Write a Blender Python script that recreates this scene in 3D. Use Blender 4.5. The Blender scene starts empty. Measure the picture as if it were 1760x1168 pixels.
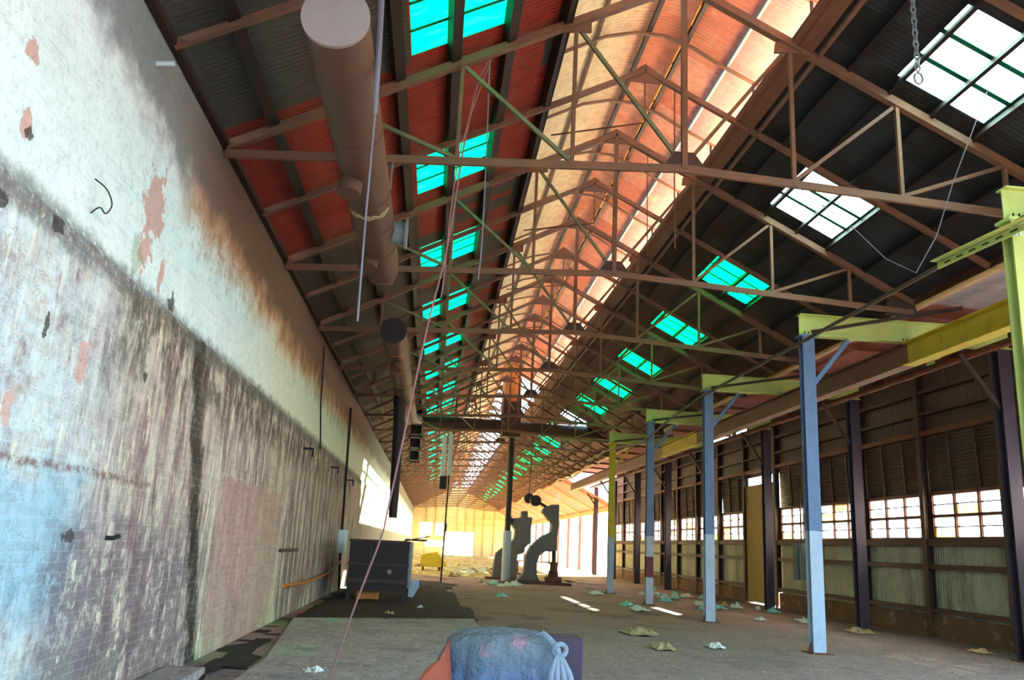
import bpy, math, random
from mathutils import Vector, Matrix, noise as mnoise
sc = bpy.context.scene
COL = sc.collection
random.seed(7)

# ------------------------------------------------------------------ camera
FPX, PIT, YAW, ROL, EYE = 1436.85, .2418, .0801, .0499, 1.6
def cam_ray(a, b):
    c, s = math.cos(ROL), math.sin(ROL)
    u, v = a*c + b*s, -a*s + b*c
    y, Z = math.cos(PIT) + v*math.sin(PIT), math.sin(PIT) - v*math.cos(PIT)
    return Vector((u*math.cos(YAW) + y*math.sin(YAW), -u*math.sin(YAW) + y*math.cos(YAW), Z))
fw = cam_ray(0, 0); rt = cam_ray(1, 0) - fw; up = cam_ray(0, -1) - fw
cd = bpy.data.cameras.new('camera'); cam = bpy.data.objects.new('camera', cd); COL.objects.link(cam)
cd.sensor_width = 36; cd.lens = FPX/1760*36; cd.clip_end = 1000
m = Matrix.Identity(4)
for i in range(3):
    m[i][0], m[i][1], m[i][2] = rt[i], up[i], -fw[i]
m[2][3] = EYE
cam.matrix_world = m
sc.camera = cam

# ------------------------------------------------------------------ light
w = bpy.data.worlds.new('sky'); sc.world = w; w.use_nodes = True
nt = w.node_tree; nt.nodes.clear()
tc = nt.nodes.new('ShaderNodeTexCoord'); sx = nt.nodes.new('ShaderNodeSeparateXYZ')
rp = nt.nodes.new('ShaderNodeValToRGB'); bg = nt.nodes.new('ShaderNodeBackground'); wo = nt.nodes.new('ShaderNodeOutputWorld')
rp.color_ramp.elements[0].position = 0.0; rp.color_ramp.elements[0].color = (.66, .86, 1, 1)
rp.color_ramp.elements[1].position = .45; rp.color_ramp.elements[1].color = (.38, .76, 1, 1)
nt.links.new(tc.outputs['Generated'], sx.inputs[0]); nt.links.new(sx.outputs[2], rp.inputs[0])
nt.links.new(rp.outputs[0], bg.inputs[0]); nt.links.new(bg.outputs[0], wo.inputs[0])
bg.inputs[1].default_value = 15.0
sd = bpy.data.lights.new('sun', 'SUN'); sun = bpy.data.objects.new('sun', sd); COL.objects.link(sun)
sd.energy = 260; sd.angle = .01; sd.color = (1, .84, .60)
SUN = Vector((.60, .66, .52)).normalized()
sun.rotation_euler = (-SUN).to_track_quat('-Z', 'Y').to_euler(); sun.location = (30, 20, 30)
def portal(name, loc, sx_, sy_, facing):
    d = bpy.data.lights.new(name, 'AREA'); d.shape = 'RECTANGLE'; d.size = sx_; d.size_y = sy_
    d.cycles.is_portal = True
    o = bpy.data.objects.new(name, d); COL.objects.link(o); o.location = loc
    o.rotation_euler = Vector(facing).to_track_quat('-Z', 'Y').to_euler()
portal('portal_behind', (4.6, -5.9, 3.2), 15, 6.2, (0, 1, 0))
portal('portal_side', (12.3, 2.8, 3.1), 6.0, 16, (-1, 0, 0))
portal('portal_far', (12.35, 87, 3.4), 6.4, 60, (-1, 0, 0))
sc.view_settings.view_transform = 'Standard'; sc.view_settings.look = 'None'
sc.view_settings.exposure = -.85; sc.view_settings.gamma = 1
sc.cycles.use_denoising = True
sc.cycles.max_bounces = 7; sc.cycles.diffuse_bounces = 5; sc.cycles.transparent_max_bounces = 10
sc.cycles.sample_clamp_indirect = 12; sc.cycles.caustics_reflective = False; sc.cycles.caustics_refractive = False

# ------------------------------------------------------------------ node helpers
def lin(c):
    return tuple(((x/12.92) if x <= .04045 else ((x+.055)/1.055)**2.4) for x in [v/255 for v in c]) + (1,)
class NT:
    def __init__(s, name):
        s.m = bpy.data.materials.new(name); s.m.use_nodes = True
        s.t = s.m.node_tree; s.t.nodes.clear()
        s.out = s.t.nodes.new('ShaderNodeOutputMaterial')
        s.pos = None
    def n(s, k): return s.t.nodes.new(k)
    def put(s, sock, v):
        if v is None: return
        if hasattr(v, 'is_output'): s.t.links.new(v, sock)
        else: sock.default_value = v
    def P(s):
        if s.pos is None:
            s.pos = s.n('ShaderNodeNewGeometry').outputs['Position']
            x = s.n('ShaderNodeSeparateXYZ'); s.t.links.new(s.pos, x.inputs[0]); s.xyz = x.outputs
        return s.pos
    def ax(s, i): s.P(); return s.xyz[i]
    def ma(s, op, a, b=None, c=None, clamp=False):
        x = s.n('ShaderNodeMath'); x.operation = op; x.use_clamp = clamp
        s.put(x.inputs[0], a); s.put(x.inputs[1], b); s.put(x.inputs[2], c); return x.outputs[0]
    def scale(s, v, sc3):
        x = s.n('ShaderNodeVectorMath'); x.operation = 'MULTIPLY'; s.put(x.inputs[0], v); x.inputs[1].default_value = sc3
        return x.outputs[0]
    def noise(s, sc_=1, vec=(1, 1, 1), det=4, rough=.6, off=0):
        x = s.n('ShaderNodeTexNoise'); x.inputs['Scale'].default_value = sc_; x.inputs['Detail'].default_value = det
        x.inputs['Roughness'].default_value = rough
        v = s.scale(s.P(), vec)
        if off:
            a = s.n('ShaderNodeVectorMath'); a.operation = 'ADD'; s.put(a.inputs[0], v); a.inputs[1].default_value = (off, off*.7, off*1.3); v = a.outputs[0]
        s.put(x.inputs['Vector'], v); return x.outputs[0]
    def vor(s, sc_, vec=(1, 1, 1), out='Distance'):
        x = s.n('ShaderNodeTexVoronoi'); x.inputs['Scale'].default_value = sc_; s.put(x.inputs['Vector'], s.scale(s.P(), vec)); return x.outputs[out]
    def step(s, v, lo, hi):      # smooth 0..1
        x = s.n('ShaderNodeMapRange'); x.interpolation_type = 'SMOOTHSTEP'; x.clamp = True
        s.put(x.inputs[0], v); x.inputs[1].default_value = lo; x.inputs[2].default_value = hi; return x.outputs[0]
    def mix(s, f, a, b):
        x = s.n('ShaderNodeMix'); x.data_type = 'RGBA'
        s.put(x.inputs[0], f); s.put(x.inputs[6], a); s.put(x.inputs[7], b); return x.outputs[2]
    def bsdf(s, col, rough=.8, metal=0, bump=None, bs=.3, bd=.02, spec=.3):
        x = s.n('ShaderNodeBsdfPrincipled'); s.put(x.inputs['Base Color'], col); s.put(x.inputs['Roughness'], rough)
        x.inputs['Metallic'].default_value = metal; x.inputs['Specular IOR Level'].default_value = spec
        if bump is not None:
            b = s.n('ShaderNodeBump'); b.inputs['Strength'].default_value = bs; b.inputs['Distance'].default_value = bd
            s.put(b.inputs['Height'], bump); s.t.links.new(b.outputs[0], x.inputs['Normal'])
        s.t.links.new(x.outputs[0], s.out.inputs[0]); return x
    def box(s, y0, y1, z0, z1, e=.1, jag=0):    # soft rectangle mask on Y,Z
        Y, Z = s.ax(1), s.ax(2)
        if jag:
            n_ = s.ma('MULTIPLY_ADD', s.noise(3, off=5), jag, -jag*.5)
            Y = s.ma('ADD', Y, n_); Z = s.ma('ADD', Z, n_)
        a = s.ma('MULTIPLY', s.step(Y, y0-e, y0+e), s.ma('SUBTRACT', 1, s.step(Y, y1-e, y1+e)))
        b = s.ma('MULTIPLY', s.step(Z, z0-e, z0+e), s.ma('SUBTRACT', 1, s.step(Z, z1-e, z1+e)))
        return s.ma('MULTIPLY', a, b)

def paint(name, col, dirt=(70, 50, 35), amt=.5, rough=.6, sc_=3, metal=0, streak=False):
    t = NT(name)
    n1 = t.noise(sc_, (1, 1, .25) if streak else (1, 1, 1), 6, .7)
    n2 = t.noise(sc_*7, det=3)
    f = t.ma('MULTIPLY', t.step(n1, .42, .75), amt, clamp=True)
    c = t.mix(f, lin(col), lin(dirt))
    c = t.mix(t.ma('MULTIPLY', n2, .25), c, lin(tuple(int(v*.55) for v in col)))
    t.bsdf(c, rough, metal, n2, .15, .01); return t.m

M = {}
M['steel'] = paint('truss_steel', (106, 76, 60), (146, 92, 52), .55)
M['stan'] = paint('stanchion_paint', (58, 50, 64), (70, 42, 36), .5, streak=True)
M['girt'] = paint('dark_girt', (58, 33, 28), (84, 46, 32), .5)
M['steel_dark'] = paint('dark_steel', (58, 42, 36), (90, 50, 35), .5)
M['rod'] = paint('rod_steel', (110, 110, 80), (60, 45, 30), .5)
M['rust'] = paint('rusty_steel', (92, 50, 32), (150, 84, 40), .6)
M['girder_brown'] = paint('brown_girder', (112, 74, 54), (80, 48, 34), .6)
M['green'] = paint('lime_paint', (190, 205, 120), (140, 130, 60), .25)
M['yellow'] = paint('yellow_paint', (196, 178, 46), (150, 96, 20), .5)
M['blue'] = paint('blue_grey_paint', (92, 116, 150), (60, 70, 90), .4)
M['white'] = paint('white_paint', (170, 186, 205), (110, 120, 140), .35)
M['maroon'] = paint('maroon_paint', (92, 40, 52), (60, 30, 30), .4)
M['purlin'] = paint('purlin_steel', (34, 23, 20), (62, 34, 24), .4)
M['duct'] = paint('duct_metal', (88, 64, 52), (110, 62, 34), .5, .6, 2)
M['ductcap'] = paint('duct_cap', (150, 134, 130), (120, 100, 92), .3)
M['orange'] = paint('orange_rust', (190, 120, 50), (120, 70, 40), .5)
M['tape'] = paint('pale_tape', (168, 148, 116), (120, 100, 74), .3)
M['machine'] = paint('machine_iron', (34, 23, 25), (54, 32, 26), .5)
M['ledge'] = paint('dark_edge', (40, 26, 22), (70, 40, 26), .4)
M['press'] = paint('press_paint', (92, 96, 98), (70, 44, 40), .5)
M['pressrust'] = paint('press_rust', (80, 44, 40), (50, 30, 28), .5)
M['lamp'] = paint('lamp_white', (205, 222, 228), (170, 190, 190), .2)
M['grey'] = paint('grey_metal', (120, 132, 136), (90, 80, 70), .4)
M['cable'] = paint('rope_fibre', (150, 104, 104), (110, 80, 80), .3)
M['wire'] = paint('grey_wire', (120, 116, 128), (80, 80, 90), .3)
M['black'] = paint('black_iron', (30, 26, 26), (50, 36, 30), .4)
M['ochre'] = paint('ochre_sheet', (150, 124, 40), (92, 70, 30), .6, streak=True)
M['cream'] = paint('cream_sill', (214, 180, 130), (150, 100, 60), .5)
M['paper'] = paint('pale_litter', (214, 216, 212), (150, 150, 140), .3)
M['papercyan'] = paint('aqua_litter', (130, 200, 196), (110, 160, 160), .3)
M['rag'] = paint('pale_blue_cloth', (128, 138, 154), (96, 104, 126), .6)
M['crate'] = paint('purple_crate', (58, 46, 66), (90, 48, 44), .4)
M['tarp'] = None

def sheet_mat(name, fn, axis=1, freq=38, rough=.6, bs=.28, metal=0):
    t = NT(name); c = fn(t)
    wv = t.ma('SINE', t.ma('MULTIPLY', t.ax(axis), freq*2))
    c = t.mix(t.ma('MULTIPLY_ADD', t.noise(6, (1, 1, 1), 5), .9, -.32, clamp=True), c, lin((34, 22, 18)))
    t.bsdf(c, rough, metal, wv, bs, .03); return t.m
def cellrand(t, a, sa, b, sb, seed):
    ca = t.ma('FLOOR', t.ma('MULTIPLY', a, sa)); cb = t.ma('FLOOR', t.ma('MULTIPLY', b, sb))
    x = t.n('ShaderNodeTexWhiteNoise'); x.noise_dimensions = '3D'
    cmb = t.n('ShaderNodeCombineXYZ'); t.put(cmb.inputs[0], ca); t.put(cmb.inputs[1], cb); cmb.inputs[2].default_value = seed
    t.put(x.inputs['Vector'], cmb.outputs[0]); return x.outputs['Value']
def roofL(t):
    X, Y = t.ax(0), t.ax(1)
    r = cellrand(t, X, .9, Y, 1.35, 3)
    red, gry, dk = lin((150, 44, 30)), lin((74, 72, 66)), lin((50, 36, 32))
    # grey sheets among red: few near, many by the eaves near the camera and farther on
    thr = t.ma('MULTIPLY_ADD', t.step(Y, 15.0, 16.2), .22, .16)
    g = t.ma('LESS_THAN', r, thr)
    nearlow = t.ma('MULTIPLY', t.ma('LESS_THAN', Y, 9.85), t.ma('LESS_THAN', X, -.72))
    midlow = t.ma('MULTIPLY', t.ma('GREATER_THAN', Y, 15.0), t.ma('LESS_THAN', X, -.72))
    g = t.ma('MAXIMUM', g, t.ma('MAXIMUM', nearlow, midlow))
    lowred = t.ma('MULTIPLY', t.ma('LESS_THAN', X, -.72), t.ma('MULTIPLY', t.ma('GREATER_THAN', Y, 9.85), t.ma('LESS_THAN', Y, 15.0)))
    g = t.ma('MULTIPLY', g, t.ma('SUBTRACT', 1, lowred))
    c = t.mix(g, red, gry)
    return t.mix(t.ma('MULTIPLY', midlow, .6), c, dk)
M['roofL'] = sheet_mat('roof_sheet_red', roofL)
def roofR(t):
    X, Y = t.ax(0), t.ax(1)
    r = cellrand(t, X, .9, Y, 1.35, 9)
    c = t.mix(t.ma('LESS_THAN', r, .45), lin((46, 50, 54)), lin((38, 38, 38)))
    return t.mix(t.step(Y, 16, 24), c, lin((74, 34, 28)))
M['roofR'] = sheet_mat('roof_sheet_slate', roofR, bs=.14)
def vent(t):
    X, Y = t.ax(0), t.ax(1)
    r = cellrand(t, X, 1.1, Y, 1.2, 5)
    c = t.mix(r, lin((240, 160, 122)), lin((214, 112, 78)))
    c = t.mix(t.ma('MULTIPLY', t.step(X, 4.1, 4.45), .6), c, lin((214, 150, 150)))  # pink paints in the light entering by the right-hand gap
    c = t.mix(t.ma('MULTIPLY', t.ma('SUBTRACT', 1, t.step(X, 2.2, 3.3)), .95), c, lin((255, 226, 176)))  # left half coloured cream to stand in for bounced light
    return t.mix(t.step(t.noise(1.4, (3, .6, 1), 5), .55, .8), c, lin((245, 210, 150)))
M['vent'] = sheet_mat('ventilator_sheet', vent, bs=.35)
M['galv'] = sheet_mat('galvanised_top', lambda t: lin((215, 205, 190)), bs=.1)
M['lean'] = sheet_mat('lean_to_sheet', lambda t: t.mix(t.step(t.ax(1), 15.2, 15.4), lin((186, 176, 190)), t.mix(t.noise(.4), lin((176, 84, 74)), lin((150, 96, 92)))))
def wallR(t):
    Z = t.ax(2)
    up_ = t.mix(t.noise(.6), lin((84, 66, 52)), lin((60, 46, 40)))
    low = t.mix(t.step(t.noise(2.5, (1, 1, .15), 5), .45, .75), lin((176, 184, 164)), lin((120, 104, 80)))
    return t.mix(t.step(Z, 2.1, 2.3), low, up_)
M['wallR'] = sheet_mat('wall_sheet', wallR, 1, 32)
def louv(t): return t.mix(t.noise(1.2), lin((98, 80, 66)), lin((112, 96, 84)))
M['louver'] = sheet_mat('shutter_sheet', louv, 2, 40, bs=.9)
def wallF(t): return t.mix(t.noise(.8), lin((238, 220, 172)), lin((222, 196, 140)))
M['wallF'] = sheet_mat('far_wall_sheet', wallF, 0, 12)

def skylight_mat(name, tint, dirtc, strength=1.0):
    t = NT(name)
    X, Y = t.ax(0), t.ax(1)
    n = t.noise(2.2, (1, 3, 1), 5)
    c = t.mix(t.ma('MULTIPLY', t.step(n, .5, .8), .5), tint, dirtc)
    tr = t.n('ShaderNodeBsdfTranslucent'); t.put(tr.inputs[0], c)
    tp = t.n('ShaderNodeBsdfTransparent'); t.put(tp.inputs[0], c)
    mx = t.n('ShaderNodeMixShader'); mx.inputs[0].default_value = strength
    t.t.links.new(tr.outputs[0], mx.inputs[1]); t.t.links.new(tp.outputs[0], mx.inputs[2])
    t.t.links.new(mx.outputs[0], t.out.inputs[0]); return t.m
M['sky_cyan'] = skylight_mat('cyan_fibreglass', (.0, .56, .145, 1), (.05, .64, .24, 1), .06)
M['sky_green'] = skylight_mat('green_fibreglass', (.0, .19, .038, 1), (.0, .10, .02, 1), .05)
M['sky_clear'] = skylight_mat('clear_fibreglass', (.62, .92, .86, 1), (.4, .9, .8, 1), .6)
M['lap'] = paint('lap_band', (0, 92, 66), (0, 60, 44), .3)
t = NT('window_glass')
tp = t.n('ShaderNodeBsdfTranslucent'); tp.inputs[0].default_value = (.97, .97, .94, 1)
gl = t.n('ShaderNodeBsdfTransparent'); gl.inputs[0].default_value = (.95, .95, .95, 1)
mx = t.n('ShaderNodeMixShader'); mx.inputs[0].default_value = .1
t.t.links.new(tp.outputs[0], mx.inputs[1]); t.t.links.new(gl.outputs[0], mx.inputs[2]); t.t.links.new(mx.outputs[0], t.out.inputs[0])
M['glass'] = t.m
t = NT('dirty_glass')
tp = t.n('ShaderNodeBsdfTranslucent'); t.put(tp.inputs[0], t.mix(t.step(t.noise(6), .4, .6), (.7, .55, .3, 1), (.45, .33, .15, 1)))
t.t.links.new(tp.outputs[0], t.out.inputs[0]); M['dglass'] = t.m

# tarp
t = NT('blue_grey_tarp')
n1 = t.noise(5, det=6); n2 = t.noise(14, (1, 1, 1), 4, off=3)
c = t.mix(t.step(t.ax(2), .55, .98), lin((76, 94, 130)), lin((98, 108, 116)))
c = t.mix(t.step(n1, .56, .72), c, lin((150, 110, 122)))
n3 = t.noise(3, (1, 1, .4), 5, .6, off=6)
rg = t.ma('ABSOLUTE', t.ma('SUBTRACT', n3, .5))
t.bsdf(c, .75, 0, t.ma('ADD', t.ma('MULTIPLY', rg, 3), n2), .8, .05); M['tarp'] = t.m

# floor
t = NT('concrete_floor')
X, Y = t.ax(0), t.ax(1)
c = t.mix(t.noise(.45, det=6), lin((166, 132, 120)), lin((112, 82, 76)))
c = t.mix(t.ma('MULTIPLY', t.step(t.noise(.8, (1, .6, 1), 5, off=9), .5, .66), .7), c, lin((64, 44, 36)))
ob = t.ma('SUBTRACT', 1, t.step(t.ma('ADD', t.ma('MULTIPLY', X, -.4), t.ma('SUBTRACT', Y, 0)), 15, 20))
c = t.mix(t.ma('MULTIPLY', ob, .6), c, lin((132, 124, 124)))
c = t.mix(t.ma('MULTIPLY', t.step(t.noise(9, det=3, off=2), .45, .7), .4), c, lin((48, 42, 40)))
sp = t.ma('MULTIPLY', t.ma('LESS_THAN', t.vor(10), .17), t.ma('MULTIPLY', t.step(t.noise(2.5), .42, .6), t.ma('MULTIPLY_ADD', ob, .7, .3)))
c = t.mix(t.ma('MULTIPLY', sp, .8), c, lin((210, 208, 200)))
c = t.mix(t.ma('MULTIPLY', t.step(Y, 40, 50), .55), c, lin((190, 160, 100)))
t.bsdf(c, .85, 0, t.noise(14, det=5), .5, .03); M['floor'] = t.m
t = NT('slab_concrete')
c = t.mix(t.noise(1.2, det=6), lin((176, 166, 162)), lin((128, 118, 116)))
sp = t.ma('MULTIPLY', t.ma('LESS_THAN', t.vor(11), .2), t.step(t.noise(4), .42, .6))
c = t.mix(t.ma('MULTIPLY', t.step(t.noise(2, (.7, 1.2, 1), 5), .5, .7), .35), c, lin((60, 58, 56)))
c = t.mix(sp, c, lin((215, 218, 215)))
c = t.mix(t.ma('MULTIPLY', t.step(t.noise(11, det=5, off=3), .45, .65), .5), c, lin((84, 78, 80)))
t.bsdf(c, .85, 0, t.noise(14, det=5), .4, .02); M['slab'] = t.m
t = NT('black_dirt')
c = t.mix(t.noise(6, det=6), lin((26, 20, 20)), lin((62, 46, 38)))
c = t.mix(t.ma('MULTIPLY', t.ma('LESS_THAN', t.vor(5), .1), t.step(t.noise(1.3), .5, .6)), c, lin((150, 130, 110)))
t.bsdf(c, .95, 0, t.noise(12, det=6), .9, .05); M['dirt'] = t.m
t = NT('litter_ground')
v = t.vor(3.2, out='Color'); sxx = t.n('ShaderNodeSeparateXYZ'); t.put(sxx.inputs[0], v)
c = t.mix(t.step(sxx.outputs[0], .6, .9), lin((170, 140, 80)), lin((225, 205, 150)))
c = t.mix(t.step(t.noise(1.5, det=6), .5, .7), c, lin((120, 92, 50)))
t.bsdf(c, .9, 0, t.noise(7, det=6), 1, .1); M['litter'] = t.m
t = NT('yard_ground'); t.bsdf(t.mix(t.noise(.3), lin((205, 190, 160)), lin((180, 165, 130))), .9); M['yard'] = t.m
t = NT('asphalt_ground'); t.bsdf(t.mix(t.noise(.5), lin((66, 72, 78)), lin((54, 58, 62))), .9); M['asphalt'] = t.m

# left wall: whitewashed brick, streaked and sooty
t = NT('stained_brick_wall')
Y, Z = t.ax(1), t.ax(2)
br = t.n('ShaderNodeTexBrick'); cmb = t.n('ShaderNodeCombineXYZ'); t.put(cmb.inputs[0], Y); t.put(cmb.inputs[1], Z); t.put(br.inputs['Vector'], cmb.outputs[0])
br.inputs['Scale'].default_value = 1; br.inputs['Mortar Size'].default_value = .008; br.inputs['Brick Width'].default_value = .24; br.inputs['Row Height'].default_value = .082
br.inputs['Mortar Smooth'].default_value = .3
br.inputs['Color1'].default_value = (0, 0, 0, 1); br.inputs['Color2'].default_value = (1, 1, 1, 1); br.inputs['Mortar'].default_value = (0, 0, 0, 1)
mort = br.outputs['Fac']
big = t.noise(.5, det=6); med = t.noise(2.2, det=6, off=4); fine = t.noise(13, det=5); edge = t.noise(5, det=6, rough=.75, off=7)
zj = t.ma('ADD', Z, t.ma('MULTIPLY_ADD', edge, .3, -.15))
# upper half
upc = t.mix(t.ma('MULTIPLY', t.step(med, .35, .8), .45), lin((232, 246, 240)), lin((200, 216, 214)))
upc = t.mix(t.ma('MULTIPLY', t.step(Y, 10, 16), .6), upc, lin((232, 226, 184)))
# streaked lower half
st = t.noise(1.0, (1, 3.0, .7), 9, .74); st2 = t.noise(1.0, (1, 6, 1.1), 8, .76, off=11); st3 = t.noise(1.0, (1, 2.4, .8), 9, .74, off=21)
lo = t.mix(t.step(st, .40, .60), lin((208, 196, 176)), lin((142, 112, 112)))
lo = t.mix(t.ma('MULTIPLY', t.step(st2, .53, .62), .85), lo, lin((244, 230, 192)))
lo = t.mix(t.ma('MULTIPLY', t.step(st3, .55, .66), .85), lo, lin((74, 64, 58)))
lo = t.mix(t.ma('MULTIPLY', t.step(t.noise(1, (1, 7, .9), 6, .7, off=31), .6, .72), .7), lo, lin((124, 72, 56)))
# pale washes near the camera, mauve farther along
lo = t.mix(t.ma('MULTIPLY', t.ma('MULTIPLY', t.ma('SUBTRACT', 1, t.step(Y, 6.4, 8.6)), t.step(edge, .28, .6)), .75), lo, lin((214, 232, 234)))
lo = t.mix(t.ma('MULTIPLY', t.box(4, 7.35, .9, 2.0, .25, .9), .6), lo, lin((120, 180, 206)))
lo = t.mix(t.ma('MULTIPLY', t.box(6.9, 11, -.5, 1.65, .3, 1.4), t.ma('MULTIPLY', t.step(edge, .40, .52), .8)), lo, lin((104, 88, 96)))
lo = t.mix(t.ma('MULTIPLY', t.box(11.9, 16.4, -.5, 2.35, .04, .1), .75), lo, lin((178, 140, 128)))
lo = t.mix(t.ma('MULTIPLY', t.box(14.6, 17.0, -.5, 3.5, .2, .3), .3), lo, lin((180, 160, 130)))
lo = t.mix(t.ma('MULTIPLY', t.step(Y, 27, 45), .7), lo, lin((214, 196, 150)))  # far stretch tinted cream, painting in the warm light there
# black mould run
lx = t.ma('ADD', Y, t.ma('MULTIPLY', Z, .38)); lx = t.ma('ADD', lx, t.ma('MULTIPLY_ADD', t.noise(2.4, det=6, rough=.8, off=8), .9, -.45))
mould = t.ma('MULTIPLY', t.ma('MULTIPLY', t.step(lx, 11.1, 11.3), t.ma('SUBTRACT', 1, t.step(lx, 11.5, 11.8))), t.step(fine, .22, .44))
lo = t.mix(t.ma('MULTIPLY', mould, .9), lo, lin((34, 30, 20)))
gw = t.ma('MULTIPLY', t.box(17.2, 26, -.5, 3.5, .4, .5), t.step(t.noise(1, (1, 3.5, .25), 6, .65, off=41), .44, .6))
lo = t.mix(t.ma('MULTIPLY', gw, .75), lo, lin((84, 66, 46)))
# green/grime just below the ledge
gm = t.ma('MULTIPLY', t.box(7.5, 30, 3.05, 3.95, .3, .5), t.step(t.noise(4, (1, 1, .5), 6, .75, off=13), .42, .6))
lo = t.mix(t.ma('MULTIPLY', gm, .8), lo, lin((66, 62, 42)))
crs = t.ma('MULTIPLY', t.step(t.noise(1, (1, .8, 14), 4, .6, off=81), .55, .68), .22)
upc = t.mix(crs, upc, lin((150, 178, 180)))  # faint horizontal bands paint in the shading of brick courses
isup = t.step(zj, 3.78, 3.84)
c = t.mix(isup, lo, upc)
band = t.ma('MULTIPLY', t.box(0, 60, 3.62, 3.92, .07, .25), t.step(fine, .25, .5))
c = t.mix(t.ma('MULTIPLY', band, .75), c, lin((92, 92, 86)))
# soot along the top, brown scorch under it
sz = t.ma('ADD', Z, t.ma('MULTIPLY_ADD', med, 1.1, -.55)); topz = t.ma('MULTIPLY_ADD', t.step(Y, 5.5, 9), -.35, 5.75); topz = t.ma('SUBTRACT', topz, t.ma('MULTIPLY', t.step(Y, 12, 17), .1))
soot = t.step(t.ma('SUBTRACT', sz, topz), -.35, .2)
brn = t.ma('MULTIPLY', t.ma('MULTIPLY', t.step(t.ma('SUBTRACT', sz, topz), -.75, -.1), t.step(Y, 8.2, 9.6)), t.ma('SUBTRACT', 1, t.step(Y, 30, 40)))
c = t.mix(t.ma('MULTIPLY', brn, .85), c, lin((184, 130, 72)))
c = t.mix(t.ma('MULTIPLY', t.ma('MULTIPLY', soot, t.step(Y, 4.2, 6.2)), .85), c, t.mix(t.step(Y, 8, 11), lin((104, 112, 116)), lin((74, 66, 60))))
low = t.ma('MULTIPLY', t.ma('MULTIPLY', t.box(9, 13, 4.7, 5.4, .3, .6), t.step(edge, .5, .62)), .6)
c = t.mix(low, c, lin((168, 112, 52)))
# peeled patch
warp1 = t.ma('MULTIPLY_ADD', t.noise(5, off=61, det=5, rough=.7), 3.2, -1.6); warp2 = t.ma('MULTIPLY_ADD', t.noise(5, off=71, det=5, rough=.7), 2.4, -1.2)
def blob(y, z, ry, rz, jag):
    dy = t.ma('ADD', t.ma('DIVIDE', t.ma('SUBTRACT', Y, y), ry), warp1); dz = t.ma('ADD', t.ma('DIVIDE', t.ma('SUBTRACT', Z, z), rz), warp2)
    d = t.ma('ADD', t.ma('MULTIPLY', dy, dy), t.ma('MULTIPLY', dz, dz)); d = t.ma('ADD', d, t.ma('MULTIPLY_ADD', edge, jag, -jag*.5))
    return t.ma('SUBTRACT', 1, t.step(d, .9, 1.05))
for (y, z, ry, rz) in [(8.02, 4.62, .27, .36), (7.95, 4.18, .12, .14), (8.5, 4.12, .07, .16), (5.42, 4.75, .09, .09), (5.5, 4.24, .05, .1), (6.9, 2.85, .09, .2), (5.9, 2.35, .06, .12)]:
    c = t.mix(blob(y, z, ry*1.1, rz*1.1, 4.5), c, lin((206, 170, 158)))
c = t.mix(t.ma('MULTIPLY', blob(7.75, 4.12, .16, .2, 3), .45), c, lin((120, 150, 90)))
for (y, z, ry, rz) in [(5.55, 4.2, .05, .05), (6.1, 3.75, .12, .06), (7.2, 1.52, .16, .045), (8.35, 3.05, .05, .05), (8.95, 3.98, .12, .1), (6.2, 3.0, .05, .1), (5.3, 3.62, .08, .05)]:
    c = t.mix(t.ma('MULTIPLY', blob(y, z, ry, rz, 7), .85), c, lin((46, 38, 36)))
crack = t.box(5.6, 9.0, 2.0, 2.06, .02, .12)
c = t.mix(t.ma('MULTIPLY', t.ma('MULTIPLY', crack, t.step(fine, .35, .6)), .8), c, lin((120, 80, 66)))
crk2 = t.ma('LESS_THAN', t.ma('ABSOLUTE', t.ma('SUBTRACT', t.noise(1.6, (1, 1, 1.4), 5, .8, off=51), .5)), .006)
c = t.mix(t.ma('MULTIPLY', crk2, t.ma('MULTIPLY_ADD', isup, -.2, .4)), c, lin((80, 60, 50)))
c = t.mix(t.ma('MULTIPLY', t.ma('MULTIPLY', mort, t.ma('MULTIPLY', t.step(edge, .4, .6), t.ma('SUBTRACT', 1, t.ma('MULTIPLY', isup, .8)))), .16), c, lin((205, 205, 190)))
c = t.mix(t.ma('MULTIPLY', t.step(fine, .5, .75), .22), c, lin((70, 64, 60)))
bcol = br.outputs['Color']
bs_ = t.n('ShaderNodeSeparateXYZ'); t.put(bs_.inputs[0], bcol)
c = t.mix(t.ma('MULTIPLY', t.ma('MULTIPLY', t.step(bs_.outputs[0], .3, .9), t.ma('SUBTRACT', 1, t.ma('MULTIPLY', isup, .85))), .16), c, lin((86, 76, 74)))
low_ = t.ma('SUBTRACT', 1, isup)
c = t.mix(t.ma('MULTIPLY', t.ma('MULTIPLY', mould, low_), t.ma('MULTIPLY', t.step(t.noise(7, (1, 1, .6), 5, off=91), .4, .6), .75)), c, lin((36, 32, 20)))
c = t.mix(t.ma('MULTIPLY', t.ma('MULTIPLY', gm, low_), .35), c, lin((50, 46, 32)))
h = t.ma('ADD', t.ma('MULTIPLY', mort, -.6), t.ma('ADD', fine, edge))
t.bsdf(c, .9, 0, h, .5, .012); M['wallL'] = t.m
t = NT('brown_plinth')
c = t.mix(t.noise(1.5, det=6), lin((120, 92, 64)), lin((76, 56, 44))); c = t.mix(t.step(t.noise(3, off=3), .55, .7), c, lin((150, 130, 104)))
t.bsdf(c, .9, 0, t.noise(9), .5, .03); M['plinth'] = t.m

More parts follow.
